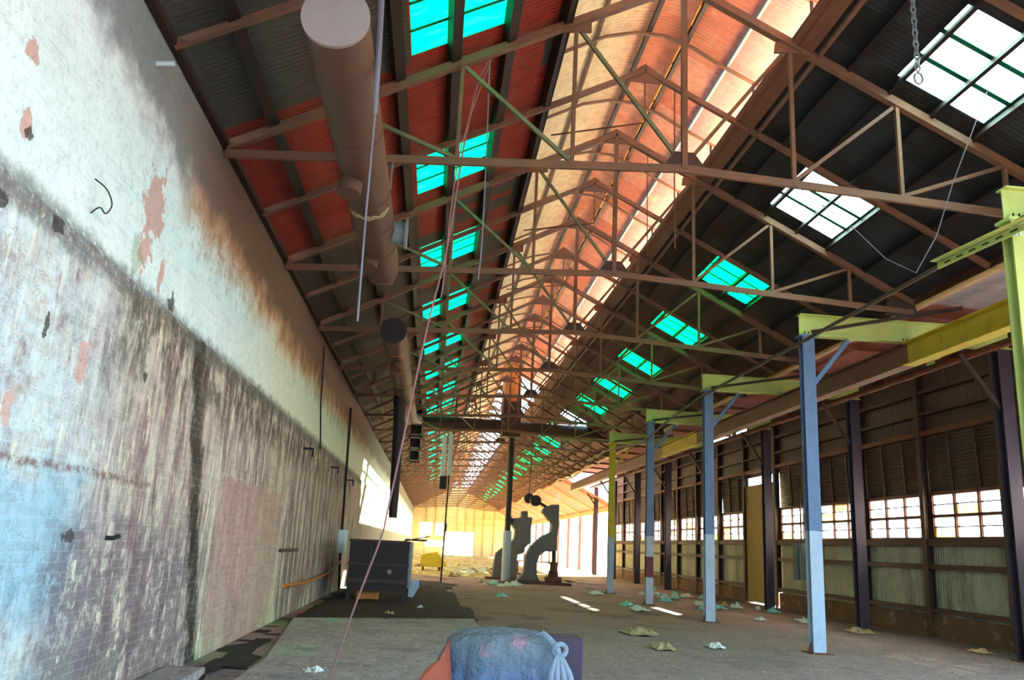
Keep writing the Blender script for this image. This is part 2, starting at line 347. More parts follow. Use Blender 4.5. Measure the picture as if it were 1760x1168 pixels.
# ------------------------------------------------------------------ mesh builder
class MB:
    def __init__(s): s.v = []; s.f = []; s.mi = []
    def add(s, vs, fs, mi=0):
        o = len(s.v); s.v += [tuple(v) for v in vs]; s.f += [tuple(i+o for i in f) for f in fs]; s.mi += [mi]*len(fs); return s
    def box(s, x0, x1, y0, y1, z0, z1, mi=0):
        return s.add([(x, y, z) for x in (x0, x1) for y in (y0, y1) for z in (z0, z1)],
                     [(0, 1, 3, 2), (4, 6, 7, 5), (0, 4, 5, 1), (2, 3, 7, 6), (0, 2, 6, 4), (1, 5, 7, 3)], mi)
    def bar(s, a, b, w_, h_, up_=(0, 0, 1), mi=0):
        a, b = Vector(a), Vector(b); d = (b-a).normalized(); u = Vector(up_)
        r = d.cross(u)
        if r.length < 1e-4: r = d.cross(Vector((0, 1, 0)))
        r.normalize(); u = r.cross(d).normalized()
        vs = [p + r*sx_*w_/2 + u*sz_*h_/2 for p in (a, b) for sx_ in (-1, 1) for sz_ in (-1, 1)]
        return s.add(vs, [(0, 2, 3, 1), (4, 5, 7, 6), (0, 4, 6, 2), (1, 3, 7, 5), (0, 1, 5, 4), (2, 6, 7, 3)], mi)
    def tube(s, pts, r, n=10, cap=True, mi=0):
        pts = [Vector(p) for p in pts]; rs = r if isinstance(r, (list, tuple)) else [r]*len(pts)
        ref = None; rings = []
        for i, p in enumerate(pts):
            d = (pts[min(i+1, len(pts)-1)] - pts[max(i-1, 0)]).normalized()
            if ref is None:
                ref = d.cross(Vector((0, 0, 1)));
                if ref.length < .05: ref = d.cross(Vector((0, 1, 0)))
            ref = (ref - d*ref.dot(d)).normalized(); u = d.cross(ref)
            rings.append([p + (ref*math.cos(2*math.pi*k/n) + u*math.sin(2*math.pi*k/n))*rs[i] for k in range(n)])
        vs = [q for rg in rings for q in rg]; fs = []
        for i in range(len(pts)-1):
            for k in range(n): fs.append((i*n+k, i*n+(k+1) % n, (i+1)*n+(k+1) % n, (i+1)*n+k))
        if cap: fs += [tuple(range(n))[::-1], tuple(range((len(pts)-1)*n, len(pts)*n))]
        return s.add(vs, fs, mi)
    def prism(s, poly, a0, a1, axis=1, mi=0):   # polygon in the plane normal to axis, extruded a0..a1
        def mk(p, a):
            if axis == 1: return (p[0], a, p[1])
            if axis == 0: return (a, p[0], p[1])
            return (p[0], p[1], a)
        n = len(poly); vs = [mk(p, a0) for p in poly] + [mk(p, a1) for p in poly]
        fs = [tuple(range(n)), tuple(range(n, 2*n))[::-1]] + [(i, i+n, (i+1) % n+n, (i+1) % n) for i in range(n)]
        return s.add(vs, fs, mi)
    def build(s, name, mat, parent=None, bevel=0, smooth=False, org=None):
        me = bpy.data.meshes.new(name)
        if org is None:
            if parent is not None: org = parent.location
            else:
                xs, ys, zs = zip(*s.v); org = Vector(((min(xs)+max(xs))/2, (min(ys)+max(ys))/2, min(zs)))
        org = Vector(org)
        me.from_pydata([tuple(Vector(v)-org) for v in s.v], [], s.f)
        mats = mat if isinstance(mat, list) else [mat]
        for k in mats: me.materials.append(M[k] if isinstance(k, str) else k)
        for p, i in zip(me.polygons, s.mi): p.material_index = i; p.use_smooth = smooth
        import bmesh
        b = bmesh.new(); b.from_mesh(me); bmesh.ops.recalc_face_normals(b, faces=b.faces)
        if smooth:
            for e in b.edges:
                if len(e.link_faces) == 2 and e.calc_face_angle(0) > .6: e.smooth = False
        b.to_mesh(me); b.free()
        o = bpy.data.objects.new(name, me); COL.objects.link(o)
        if parent is not None: o.parent = parent
        else: o.location = org
        if bevel:
            bv = o.modifiers.new('bevel', 'BEVEL'); bv.width = bevel; bv.segments = 2; bv.limit_method = 'ANGLE'
        return o
def tag(o, label=None, cat=None, group=None, kind=None):
    if label: o['label'] = label
    if cat: o['category'] = cat
    if group: o['group'] = group
    if kind: o['kind'] = kind
    return o
def thing(name, loc, label, cat, group=None):
    o = bpy.data.objects.new(name, None); COL.objects.link(o); o.location = loc; o.empty_display_size = .2
    return tag(o, label, cat, group)
def copy_tree(o, dx, label=None, group=None):
    c_ = o.copy(); COL.objects.link(c_); c_.location = o.location + Vector(dx)
    if label: c_['label'] = label
    if group: c_['group'] = group
    for ch in list(o.children):
        k = ch.copy(); COL.objects.link(k); k.parent = c_
        for g in list(ch.children):
            q = g.copy(); COL.objects.link(q); q.parent = k
    return c_
def struct(o): o['kind'] = 'structure'; return o

# ------------------------------------------------------------------ dimensions (metres)
XL, XC, XE, XR = -2.92, 2.96, 8.67, 12.1
HB, HC, HP, HT = 6.2, 6.53, 9.34, 6.30
S = (HP-HT)/(XC-XL); TS = 4.4305; T1 = 9.93
SR = S
YEND = 119.0; YBEG = -5.0
NT_ = 25
def ztop(x, off=0): return HP + off - S*abs(x-XC)
OPL, OPR = 1.37, 4.55
TY = [T1 + (k-3)*TS for k in range(NT_+3) if T1+(k-3)*TS < YEND-.5]

# ------------------------------------------------------------------ setting
f = MB().add([(-3.2, -8, 0), (XR+.2, -8, 0), (XR+.2, YEND, 0), (-3.2, YEND, 0), (-3.2, -8, -.25), (XR+.2, -8, -.25), (XR+.2, YEND, -.25), (-3.2, YEND, -.25)],
             [(0, 1, 2, 3), (7, 6, 5, 4), (0, 4, 5, 1), (1, 5, 6, 2), (2, 6, 7, 3), (3, 7, 4, 0)])
struct(f.build('floor', 'floor'))
g = MB().box(XR+.2, 90, 45, 170, -.3, -.02); o = g.build('ground_yard', 'yard'); o.name = 'trim_1'; struct(o)
g = MB().box(XR+.2, 90, -60, 45, -.3, -.02); o = g.build('trim_2', 'asphalt'); struct(o)
g = MB().box(-40, XR+.2, -60, -8, -.3, -.02); o = g.build('trim_3', 'asphalt'); struct(o)
# left wall with its ledge (the lower half stands 6 cm proud)
wl = MB().prism([(XL, 0), (XL, 3.80), (XL-.05, 3.87), (XL-.05, HT+.02), (XL-.45, HT+.02), (XL-.45, 0)], YBEG, YEND, 1)
struct(wl.build('wall_left', 'wallL'))
struct(MB().box(XL-.12, XL+.04, YBEG, YEND, HT-.02, HT+.06).build('trim_4', 'ledge'))

# roof sheets, with openings where the skylights are
def slope_sheet(name, x0, x1, side, holes, matb):
    # side -1 left slope, +1 right slope; grid of cells along Y
    mb = MB(); ys = sorted(set([YBEG, YEND] + [y for h_ in holes for y in h_[2:4]]))
    xs = sorted(set([x0, x1] + [x for h_ in holes for x in h_[0:2]]))
    for i in range(len(xs)-1):
        for j in range(len(ys)-1):
            xm, ym = (xs[i]+xs[i+1])/2, (ys[j]+ys[j+1])/2
            if any(h_[0] < xm < h_[1] and h_[2] < ym < h_[3] for h_ in holes): continue
            q = [(xs[i], ys[j]), (xs[i+1], ys[j]), (xs[i+1], ys[j+1]), (xs[i], ys[j+1])]
            vb = [(x, y, ztop(x, .20)) for x, y in q]; vt = [(x, y, ztop(x, .225)) for x, y in q]
            mb.add(vb, [(0, 1, 2, 3)], 0); mb.add(vt, [(0, 1, 2, 3)], 1)
    # rim faces round the outer border
    return struct(mb.build(name, [matb, 'galv']))
SKL = [(-.70, .53, y-1.88, y-.26) for y in TY if y > 5]
SKR = [(5.84, 7.02, y-1.82, y-.26) for y in TY if y > 5]
slope_sheet('ceiling', XL-.15, OPL, -1, SKL, 'roofL')
slope_sheet('ceiling.001', OPR, XE+.1, 1, SKR, 'roofR')

# lean-to roof and right wall
lt = MB(); ln_y0, ln_y1 = 5.0, 57.0
lt.add([(XE-.15, ln_y0, 6.78), (XR+.1, ln_y0, 6.62), (XR+.1, ln_y1, 6.62), (XE-.15, ln_y1, 6.78)], [(0, 1, 2, 3)], 0)
lt.add([(XE-.15, ln_y0, 6.81), (XR+.1, ln_y0, 6.65), (XR+.1, ln_y1, 6.65), (XE-.15, ln_y1, 6.81)], [(0, 1, 2, 3)], 1)
struct(lt.build('ceiling.002', ['lean', 'galv']))
BAYS = [10.805 + 3.045*k for k in range(16)]    # wall posts 13.85 .. 56.5
WY0, WY1 = BAYS[0], BAYS[-1]
DOORBAY = 6
wr = MB()
for k in range(len(BAYS)-1):
    y0, y1 = BAYS[k], BAYS[k+1]
    if k == DOORBAY:
        wr.box(XR, XR+.03, y0, y1, 4.62, 6.63); continue
    wr.box(XR, XR+.03, y0, y1, .5, 2.2); wr.box(XR, XR+.03, y0, y1, 4.75, 6.42 if k in (7, 8) else 6.63)
    if k > 4 and k % 4 == 0: wr.box(XR, XR+.03, y0, y1, 3.36, 4.75)
struct(wr.build('wall_right', 'wallR'))
pb = MB()
for k in range(len(BAYS)-1):
    if k != DOORBAY: pb.box(XR-.1, XR+.15, BAYS[k], BAYS[k+1], 0, .5)
struct(pb.build('baseboard_right', 'plinth'))
# far wall
fwb = MB()
for (x0, x1, z0, z1) in [(-3.2, -1.1, 0, 2.1), (-3.2, XR, 5.1, 9.4), (-3.2, -1.9, 2.1, 5.1), (-1.1, 1.6, 0, 1.1), (-1.1, 1.6, 1.9, 2.6), (-1.9, 6.9, 4.3, 5.1), (6.9, XR, 0, 5.1),
                         (1.6, 6.9, 3.2, 4.3), (5.6, 6.9, 0, 3.2), (-.2, .2, 2.6, 4.3), (1.4, 1.8, 2.6, 4.3)]:
    fwb.box(x0, x1, YEND, YEND+.1, z0, z1)
struct(fwb.build('wall_far', 'wallF'))
fg = MB()
for x in (-1.1, .2, 1.6, 3.2, 4.4, 5.6, 6.9, 8.4, 10): fg.box(x-.035, x+.035, YEND-.15, YEND, 0 if x > 5.5 or x < 0 else 3.2, 8)
for z in (1.2, 2.6, 4.3, 5.1, 6.2): fg.box(-2.9, XR, YEND-.2, YEND-.15, z-.025, z+.025)
struct(fg.build('trim_5', 'cream'))

# ------------------------------------------------------------------ roof trusses
ORD = ['first', 'second', 'third', 'fourth', 'fifth', 'sixth', 'seventh', 'eighth', 'ninth', 'tenth', 'eleventh', 'twelfth', 'thirteenth', 'fourteenth', 'fifteenth', 'sixteenth', 'seventeenth', 'eighteenth']
W4 = 1.4957
def truss(y, label, group, full=True):
    t_ = thing('roof_truss', (XC, y, HB), label, 'truss', group)
    def bch(x): return HC + (HB-HC)*abs(x-XC)/(XC-XL)
    def tch(x): return ztop(x, .0)
    xr = [XC + s_*W4*k for s_, k in ((-1, 1), (-1, 2), (-1, 3), (1, 1), (1, 2), (1, 3))]
    bc = MB().bar((XL, y, HB), (XC, y, HC), .05, .10).bar((XC, y, HC), (XE, y, bch(XE)), .05, .10)
    bc.bar((XL, y+.03, HB+.05), (XC, y+.03, HC+.05), .11, .012).bar((XC, y+.03, HC+.05), (XE, y+.03, bch(XE)+.05), .11, .012)
    bc.build('bottom_chord', 'steel', t_)
    for x1 in (XL, XE):
        MB().bar((x1, y, tch(x1)), (XC, y, HP), .10, .11, (0, 0, 1)).build('top_chord', 'steel', t_)
    if full:
        for x in xr: MB().bar((x, y, bch(x)), (x, y, tch(x)), .05, .055, (0, 1, 0)).build('vertical_strut', 'steel', t_)
        MB().bar((XC, y, HC), (XC, y, HP), .075, .075, (0, 1, 0)).build('king_post', 'steel', t_)
        for s_ in (-1, 1):
            for k in (1, 2, 3):
                xa, xb = XC+s_*W4*k, XC+s_*W4*(k-1)
                MB().bar((xa, y+.02, tch(xa)-.03), (xb, y+.02, bch(xb)+.05), .045, .05).build('diagonal_brace', 'rod' if s_ < 0 else 'steel', t_)
        MB().prism([(XC-.34, HC-.05), (XC-.13, HC+.24), (XC+.13, HC+.24), (XC+.34, HC-.05)], y-.02, y+.015).build('gusset_plate', 'steel_dark', t_)
        MB().prism([(XC-.3, HP-.2), (XC-.3, HP-.08), (XC, HP+.1), (XC+.3, HP-.08), (XC+.3, HP-.2)], y-.02, y+.015).build('gusset_plate', 'steel', t_)
        for x in (OPL+.1, OPR-.1):
            MB().prism([(x-.22, tch(x)-.18), (x-.2, tch(x)-.02), (x+.2, tch(x)+.06), (x+.2, tch(x)-.14)], y-.02, y+.015).build('gusset_plate', 'steel', t_)
        MB().prism([(XE-.55, bch(XE)-.08), (XE-.5, bch(XE)+.3), (XE, bch(XE)+.22), (XE+.1, bch(XE)-.08)], y-.02, y+.02).build('gusset_plate', 'steel_dark', t_)
    else:
        wb = MB()
        for x in xr + [XC]: wb.bar((x, y, bch(x)), (x, y, tch(x)), .05, .05, (0, 1, 0))
        for s_ in (-1, 1):
            for k in (1, 2, 3):
                xa, xb = XC+s_*W4*k, XC+s_*W4*(k-1)
                wb.bar((xa, y, tch(xa)), (xb, y, bch(xb)), .045, .05)
        wb.build('web_bracing', 'steel', t_)
    return t_
ordn = ['nearest, crossing before the white skylights', 'second from camera, heel above first blue post', 'third from camera, past the first duct end',
        'fourth from the camera', 'fifth from the camera', 'sixth from the camera', 'seventh from the camera', 'eighth from the camera, by the cross duct']
vis = [y for y in TY if y > 9]
for i, y in enumerate(vis):
    if i < 8: truss(y, 'rust brown cambered steel roof truss, ' + ordn[i], 'steel roof trusses')
    else: truss(y, ('brown steel roof truss, %s past the cross duct' % ORD[i-8]) if i < 14 else 'distant steel roof truss in the merging row at the far end', 'distant steel roof trusses', False)
for y in TY:
    if y < 9: truss(y, 'steel roof truss over the near end of the hall, partly above the frame', 'trusses above the frame', False)
# intermediate rafter pairs
for i, y in enumerate([q + TS/2 for q in TY if q > 5]):
    if y > YEND-1: continue
    if i == 0: lb, gp = 'slim brown rafter pair crossing above the pale duct end cap', 'rafter pairs between trusses'
    elif i < 9: lb, gp = 'slim brown rafter pair with peaked gusset plate, %s of them from the camera' % ORD[i], 'rafter pairs between trusses'
    else: lb, gp = (('slim brown rafter pair beyond the cross duct, %s from the camera' % ORD[i]) if i < 15 else 'distant slim rafter pair between the farthest roof trusses'), 'distant rafter pairs'
    t_ = thing('rafter_pair', (XC, y, HT), lb, 'rafter', gp)
    for x1 in (XL, XE): MB().bar((x1, y, ztop(x1)), (XC, y, HP), .07, .085).build('rafter', 'steel', t_)
    MB().prism([(XC-.34, HP-.22), (XC-.3, HP-.1), (XC, HP+.12), (XC+.3, HP-.1), (XC+.34, HP-.22)], y-.015, y+.015).build('gusset_plate', 'steel', t_)
    MB().bar((XC, y, HP-.15), (XC, y, HP-.95), .02, .02, (0, 1, 0)).bar((XC, y, HP-.95), (XC-1.45, y+.6, HP-1.0), .02, .02).build('sag_rod', 'rust', t_)

# purlins
pn = {-2.40: 'just above the stained left wall', -1.62: 'directly over the first duct', -.87: 'at the lower edge of the left skylights', -.17: 'across the middle of the left skylights', .55: 'at the upper edge of the left skylights'}
for x, d in pn.items():
    MB_ = MB().bar((x, YBEG, ztop(x, .115)), (x, YEND, ztop(x, .115)), .11, .17, (S*-1, 0, 1)).bar((x+.06, YBEG, ztop(x+.06, .04)), (x+.06, YEND, ztop(x+.06, .04)), .11, .015, (-S, 0, 1))
    tag(MB_.build('purlin', 'purlin'), 'dark channel purlin under the left roof slope, ' + d, 'purlin', 'left roof purlins')
pr = {5.29: 'highest, next to the ridge opening', 5.86: 'along the upper edge of the right skylights', 6.45: 'across the middle of the right skylights', 7.03: 'along the lower edge of the right skylights', 7.75: 'below the right skylights', 8.4: 'lowest, near the eave'}
for x, d in pr.items():
    MB_ = MB().bar((x, YBEG, ztop(x, .115)), (x, YEND, ztop(x, .115)), .05, .15, (S, 0, 1))
    tag(MB_.build('purlin', 'purlin'), 'long brown purlin under the right roof slope, ' + d, 'purlin', 'right roof purlins')
# opening edge beams
o = MB().bar((OPL-.06, YBEG, ztop(OPL-.06, .1)), (OPL-.06, YEND, ztop(OPL-.06, .1)), .11, .2, (-S, 0, 1)).bar((OPL+.02, YBEG, ztop(OPL, .12)), (OPL+.02, YEND, ztop(OPL, .12)), .012, .26).build('edge_beam', ['purlin'])
tag(o, 'dark roof edge beam along the left side of the ridge opening', 'beam')
eb = thing('edge_beam', (OPR+.1, 50, ztop(OPR)), 'broad rusty brown beam along the right side of the ridge opening', 'beam')
MB().bar((OPR+.08, YBEG, ztop(OPR, -.02)), (OPR+.08, YEND, ztop(OPR, -.02)), .30, .05, (S, 0, 1)).build('flange', 'girder_brown', eb)
MB().bar((OPR+.02, YBEG, ztop(OPR, .1)), (OPR+.02, YEND, ztop(OPR, .1)), .03, .24).build('web', 'rust', eb)
MB().bar((OPR+.30, YBEG, ztop(OPR+.3, .02)), (OPR+.30, YEND, ztop(OPR+.3, .02)), .05, .07).build('angle_strip', 'steel', eb)

# ridge ventilator
vt = thing('ridge_ventilator', (XC, 50, ztop(OPR, .2)), 'curved orange corrugated ventilator roof running above the ridge opening', 'ventilator')
def vz(x):
    d = abs(x-XC); pts = [(0, 10.15), (.35, 10.12), (.8, 9.96), (1.3, 9.67), (1.83, 9.40), (2.35, 9.13)]
    for (a, za), (b, zb) in zip(pts, pts[1:]):
        if d <= b: return za + (zb-za)*(d-a)/(b-a)
    return pts[-1][1]
xs = [XC-2.3+4.6*k/28 for k in range(29)]
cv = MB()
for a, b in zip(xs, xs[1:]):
    VEND = YEND if b < 3.2 else 41   # right-hand sheets left out farther on, so sun reaches the left wall
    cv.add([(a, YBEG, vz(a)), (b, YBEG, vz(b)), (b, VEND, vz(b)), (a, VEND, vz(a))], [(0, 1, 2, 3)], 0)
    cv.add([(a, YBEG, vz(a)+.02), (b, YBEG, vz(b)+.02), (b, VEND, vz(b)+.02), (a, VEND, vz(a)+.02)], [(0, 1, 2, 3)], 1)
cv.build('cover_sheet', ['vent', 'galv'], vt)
for y in [q + d for q in TY if q > 4 for d in (0, TS/2)]:
    rb = MB()
    for a, b in zip(xs[1::3], xs[4::3]): rb.bar((a, y, vz(a)-.10), (b, y, vz(b)-.10), .05, .045)
    rb.build('arched_rib', 'steel', vt)
    MB().bar((OPR+.25, y, ztop(OPR+.25, .0)), (OPR+.25, y, vz(OPR+.25)-.1), .035, .035, (0, 1, 0)).build('post', 'black', vt)
    MB().bar((OPL-.25, y, ztop(OPL-.25, .22)), (OPL-.25, y, vz(OPL-.25)-.1), .035, .035, (0, 1, 0)).build('post', 'black', vt)
for x, mt, ww in ((2.15, 'steel', .05), (3.03, 'steel_dark', .07), (3.66, 'steel_dark', .07), (4.36, 'grey', .05)):
    MB().bar((x, YBEG, vz(x)-.04), (x, YEND, vz(x)-.04), ww, .08).build('ventilator_purlin', mt, vt)
jg = MB().box(3.575, 3.58, 6, 61, vz(3.6)-.09, vz(3.6)-.03); y = 6.0
while y < 60:
    L = random.uniform(.25, .7); a = random.uniform(.01, .05)
    jg.box(3.57, 3.57+a, y, y+L, vz(3.6)-.10, vz(3.6)-.02); y += L+random.uniform(.02, .25)
jg.build('broken_strip', 'orange', vt)

# skylights
def skylight(x0, x1, y0, y1, side, mat, label, group, lap='lap', missing=0, detail=True):
    lw = .075 if mat == 'sky_clear' else .045
    t_ = thing('skylight', ((x0+x1)/2, (y0+y1)/2, ztop((x0+x1)/2, .2)), label, 'skylight', group)
    p = MB(); n = 3
    rows = [(y0+(y1-y0)*k/n, y0+(y1-y0)*(k+1)/n) for k in range(n)]
    for k, (a, b) in enumerate(rows):
        if missing and k >= n-missing: continue
        p.add([(x0, a, ztop(x0, .21)), (x1, a, ztop(x1, .21)), (x1, b, ztop(x1, .21)), (x0, b, ztop(x0, .21))], [(0, 1, 2, 3)])
    p.build('glazing', mat, t_)
    if detail:
        for k in range(1, n):
            yy = rows[k][0]
            MB().bar((x0, yy, ztop(x0, .2)), (x1, yy, ztop(x1, .2)), lw, .012).build('lap_strip', lap, t_)
    return t_
names = ['nearest the camera', 'second from the camera', 'third from the camera', 'fourth from the camera', 'fifth from the camera', 'sixth from the camera', 'seventh from the camera', 'eighth from the camera']
for i, h_ in enumerate(SKL):
    if h_[2] < 6: continue
    i -= 0
    n_ = [k for k, q in enumerate([q for q in SKL if q[2] > 6]) if q == h_][0]
    if n_ < 8: lb, gp = 'glowing cyan fibreglass skylight in the left roof slope, ' + names[n_], 'left cyan skylights'
    else: lb, gp = 'small far cyan skylight in the left roof slope, seen past the hanging lamp', 'far left skylights'
    skylight(*h_, -1, 'sky_cyan', lb, gp, detail=n_ < 8)
for h_ in SKR:
    if h_[2] < 6: continue
    n_ = [k for k, q in enumerate([q for q in SKR if q[2] > 6]) if q == h_][0]
    if n_ == 0: skylight(*h_, 1, 'sky_clear', 'large blown-out white skylight at the upper right, crossed by green laps', 'right skylights')
    elif n_ == 1: skylight(*h_, 1, 'sky_clear', 'white skylight right of centre behind the nearest truss, with a broken upper corner', 'right skylights')
    elif n_ == 7:
        skylight(*h_, 1, 'sky_clear', 'bluish white open skylight in the right roof slope above the cross duct', 'right skylights', missing=3, detail=True)
    elif n_ < 9: skylight(*h_, 1, 'sky_green', 'green fibreglass skylight in the right roof slope, ' + (names+['ninth from the camera'])[n_], 'right skylights')
    else: skylight(*h_, 1, 'sky_green', 'small far green skylight in the right roof slope beyond the bright open one', 'far right skylights', detail=False)

# ------------------------------------------------------------------ right side: windows, shutters, posts, girts
def wallwin(k, y0, y1):
    o = thing('window_%d' % (k+1), (XR, (y0+y1)/2, 2.25), None, None); o['kind'] = 'structure'
    a, b = y0+.16, y1-.16; z0, z1 = 2.28, 3.34; cw = (b-a)/3
    fr = MB()
    for z in (z0, (z0+z1)/2, z1): fr.box(XR-.04, XR+.06, a, b, z-.035, z+.035)
    for j in range(4): fr.box(XR-.04, XR+.06, a+cw*j-.035, a+cw*j+.035, z0, z1)
    for z in (z0+.27, z0+.80): fr.box(XR-.02, XR+.03, a, b, z-.012, z+.012)
    fr.box(XR-.04, XR+.06, y0, a, z0-.08, z1+.05); fr.box(XR-.04, XR+.06, b, y1, z0-.08, z1+.05)
    fr.build('window_frame', 'rust', o)
    for j in range(3):
        for r_ in range(2):
            for q in range(2):
                mt = 'dglass' if random.random() < .09 else 'glass'
                zz = z0 + r_*.53 + q*.27
                MB().box(XR+.005, XR+.01, a+cw*j+.03, a+cw*(j+1)-.03, zz+.02, zz+.25).build('pane', mt, o)
for k in range(len(BAYS)-1):
    if k != DOORBAY: wallwin(k, BAYS[k], BAYS[k+1])
for k, (y0, y1) in enumerate(zip(BAYS, BAYS[1:])):
    if (k > 4 and k % 4 == 0) or k == DOORBAY or k < 1: continue
    tl = .05
    nm = 'bay %s from the right frame edge' % ORD[k-1]
    sh = thing('shutter', (XR, (y0+y1)/2, 3.4), 'rusty corrugated hopper shutter above the window band, ' + nm, 'shutter', 'hopper shutters on the right wall')
    MB().add([(XR, y0+.01, 4.78), (XR, y1-.01, 4.78), (XR+tl, y1-.01, 3.38), (XR+tl, y0+.01, 3.38), (XR+.03, y0+.01, 4.78), (XR+.03, y1-.01, 4.78), (XR+tl+.03, y1-.01, 3.38), (XR+tl+.03, y0+.01, 3.38)],
             [(0, 1, 2, 3), (7, 6, 5, 4), (0, 4, 5, 1), (3, 2, 6, 7), (0, 3, 7, 4), (1, 5, 6, 2)]).build('sheet', 'louver', sh)
    for j in (1, 2):
        yy = y0 + (y1-y0)*j/3
        MB().bar((XR-.05, yy, 4.75), (XR+tl-.03, yy, 3.4), .07, .05, (1, 0, 0)).build('batten', 'steel_dark', sh)
for i, y in enumerate(BAYS):
    lb = 'dark wall post against the corrugated right wall, %s' % (['outside the right frame edge', 'first outside the frame', 'at the right frame edge', 'between the two nearest window groups', 'between second and third window groups', 'next before the ochre door', 'at the near side of the ochre door'][i] if i < 7 else '%s beyond the ochre door' % ORD[i-6])
    p = MB().box(XR-.20, XR-.18, y-.09, y+.09, 0, 6.35).box(XR-.05, XR-.03, y-.09, y+.09, .52, 6.35).box(XR-.18, XR-.05, y-.01, y+.01, .52, 6.35)
    tag(p.build('wall_post', 'steel_dark'), lb, 'post', 'posts along the right wall')
for z, w_, d in ((.62, .1, 'lowest, just above the brown plinth'), (1.62, .12, 'at waist height below the windows'), (2.18, .16, 'forming the sill under the windows'), (4.82, .12, 'bright edged, above the shutters'), (5.3, .07, 'second from the top'), (5.85, .09, 'topmost')):
    runs = [(BAYS[0], BAYS[-1], '')] if z > 4.6 else [(BAYS[0], BAYS[DOORBAY]-.02, 'near run '), (BAYS[DOORBAY+1]+.12, BAYS[-1], 'far run ')]
    for ya, yb, nm in runs:
        tag(MB().box(XR-.17, XR-.01, ya, yb, z-w_/2, z+w_/2).build('wall_girt', 'rust' if z == 4.82 else 'girt'), nm + 'rusty girt along the right wall, ' + d, 'girt', 'girts on the right wall')
y0, y1 = BAYS[DOORBAY], BAYS[DOORBAY+1]
dr = thing('door_1', (XR, (y0+y1)/2, 0), None, None); dr['kind'] = 'structure'
MB().box(XR-.12, XR-.06, y0+.12, y1+.1, .05, 4.3).build('door_panel', 'ochre', dr)
MB().box(XR-.16, XR-.12, y0+.12, y0+.2, .05, 4.3).box(XR-.16, XR-.12, y1-.0, y1+.1, .05, 4.3).box(XR-.16, XR-.12, y0+.12, y1+.1, 2.1, 2.2).build('door_rail', 'ochre', dr)
# far right side beyond the wall: open bays, header and slender posts
tag(MB().box(XR-.1, XR+.1, 57, YEND, 4.3, 4.6).build('header_beam', 'cream'), 'pale header beam over the open bays at the far right', 'beam')
for i in range(10):
    y = 58.2 + i*6.1
    tag(MB().box(XR-.1, XR+.1, y-.1, y+.1, 0, 4.3).build('bay_post', 'steel'), 'slender post of the bright open bays at far right, %s counted from the windows' % ORD[i], 'post', 'posts of the open bays')
tag(MB().add([(XR, 57, 4.6), (XE, 57, 6.3), (XE, YEND, 6.3), (XR, YEND, 4.6), (XR, 57, 4.63), (XE, 57, 6.33), (XE, YEND, 6.33), (XR, YEND, 4.63)], [(0, 1, 2, 3), (7, 6, 5, 4), (0, 4, 5, 1), (2, 6, 7, 3), (0, 3, 7, 4), (1, 5, 6, 2)]).build('canopy_roof', 'lean'), 'pinkish sloping canopy roof over the far open bays', 'roof')
for i in range(9):
    y = 58.2 + i*6.1
    tag(MB().bar((XR, y, 4.5), (XE, y, 6.2), .1, .12).build('canopy_rafter', 'cream'), 'pale rafter under the far pinkish canopy, %s from its near end' % ORD[i], 'rafter', 'canopy rafters')

# eave girder on top of the cross beams
o = thing('eave_girder', (XE+.05, 30, 6.02), 'rusty eave girder carrying the right ends of the trusses', 'girder')
MB().box(XE+.12, XE+.15, 5, YEND, 6.36, 6.62).build('web', 'rust', o)
MB().box(XE+.03, XE+.24, 5, YEND, 6.34, 6.36).build('flange', 'cream', o)

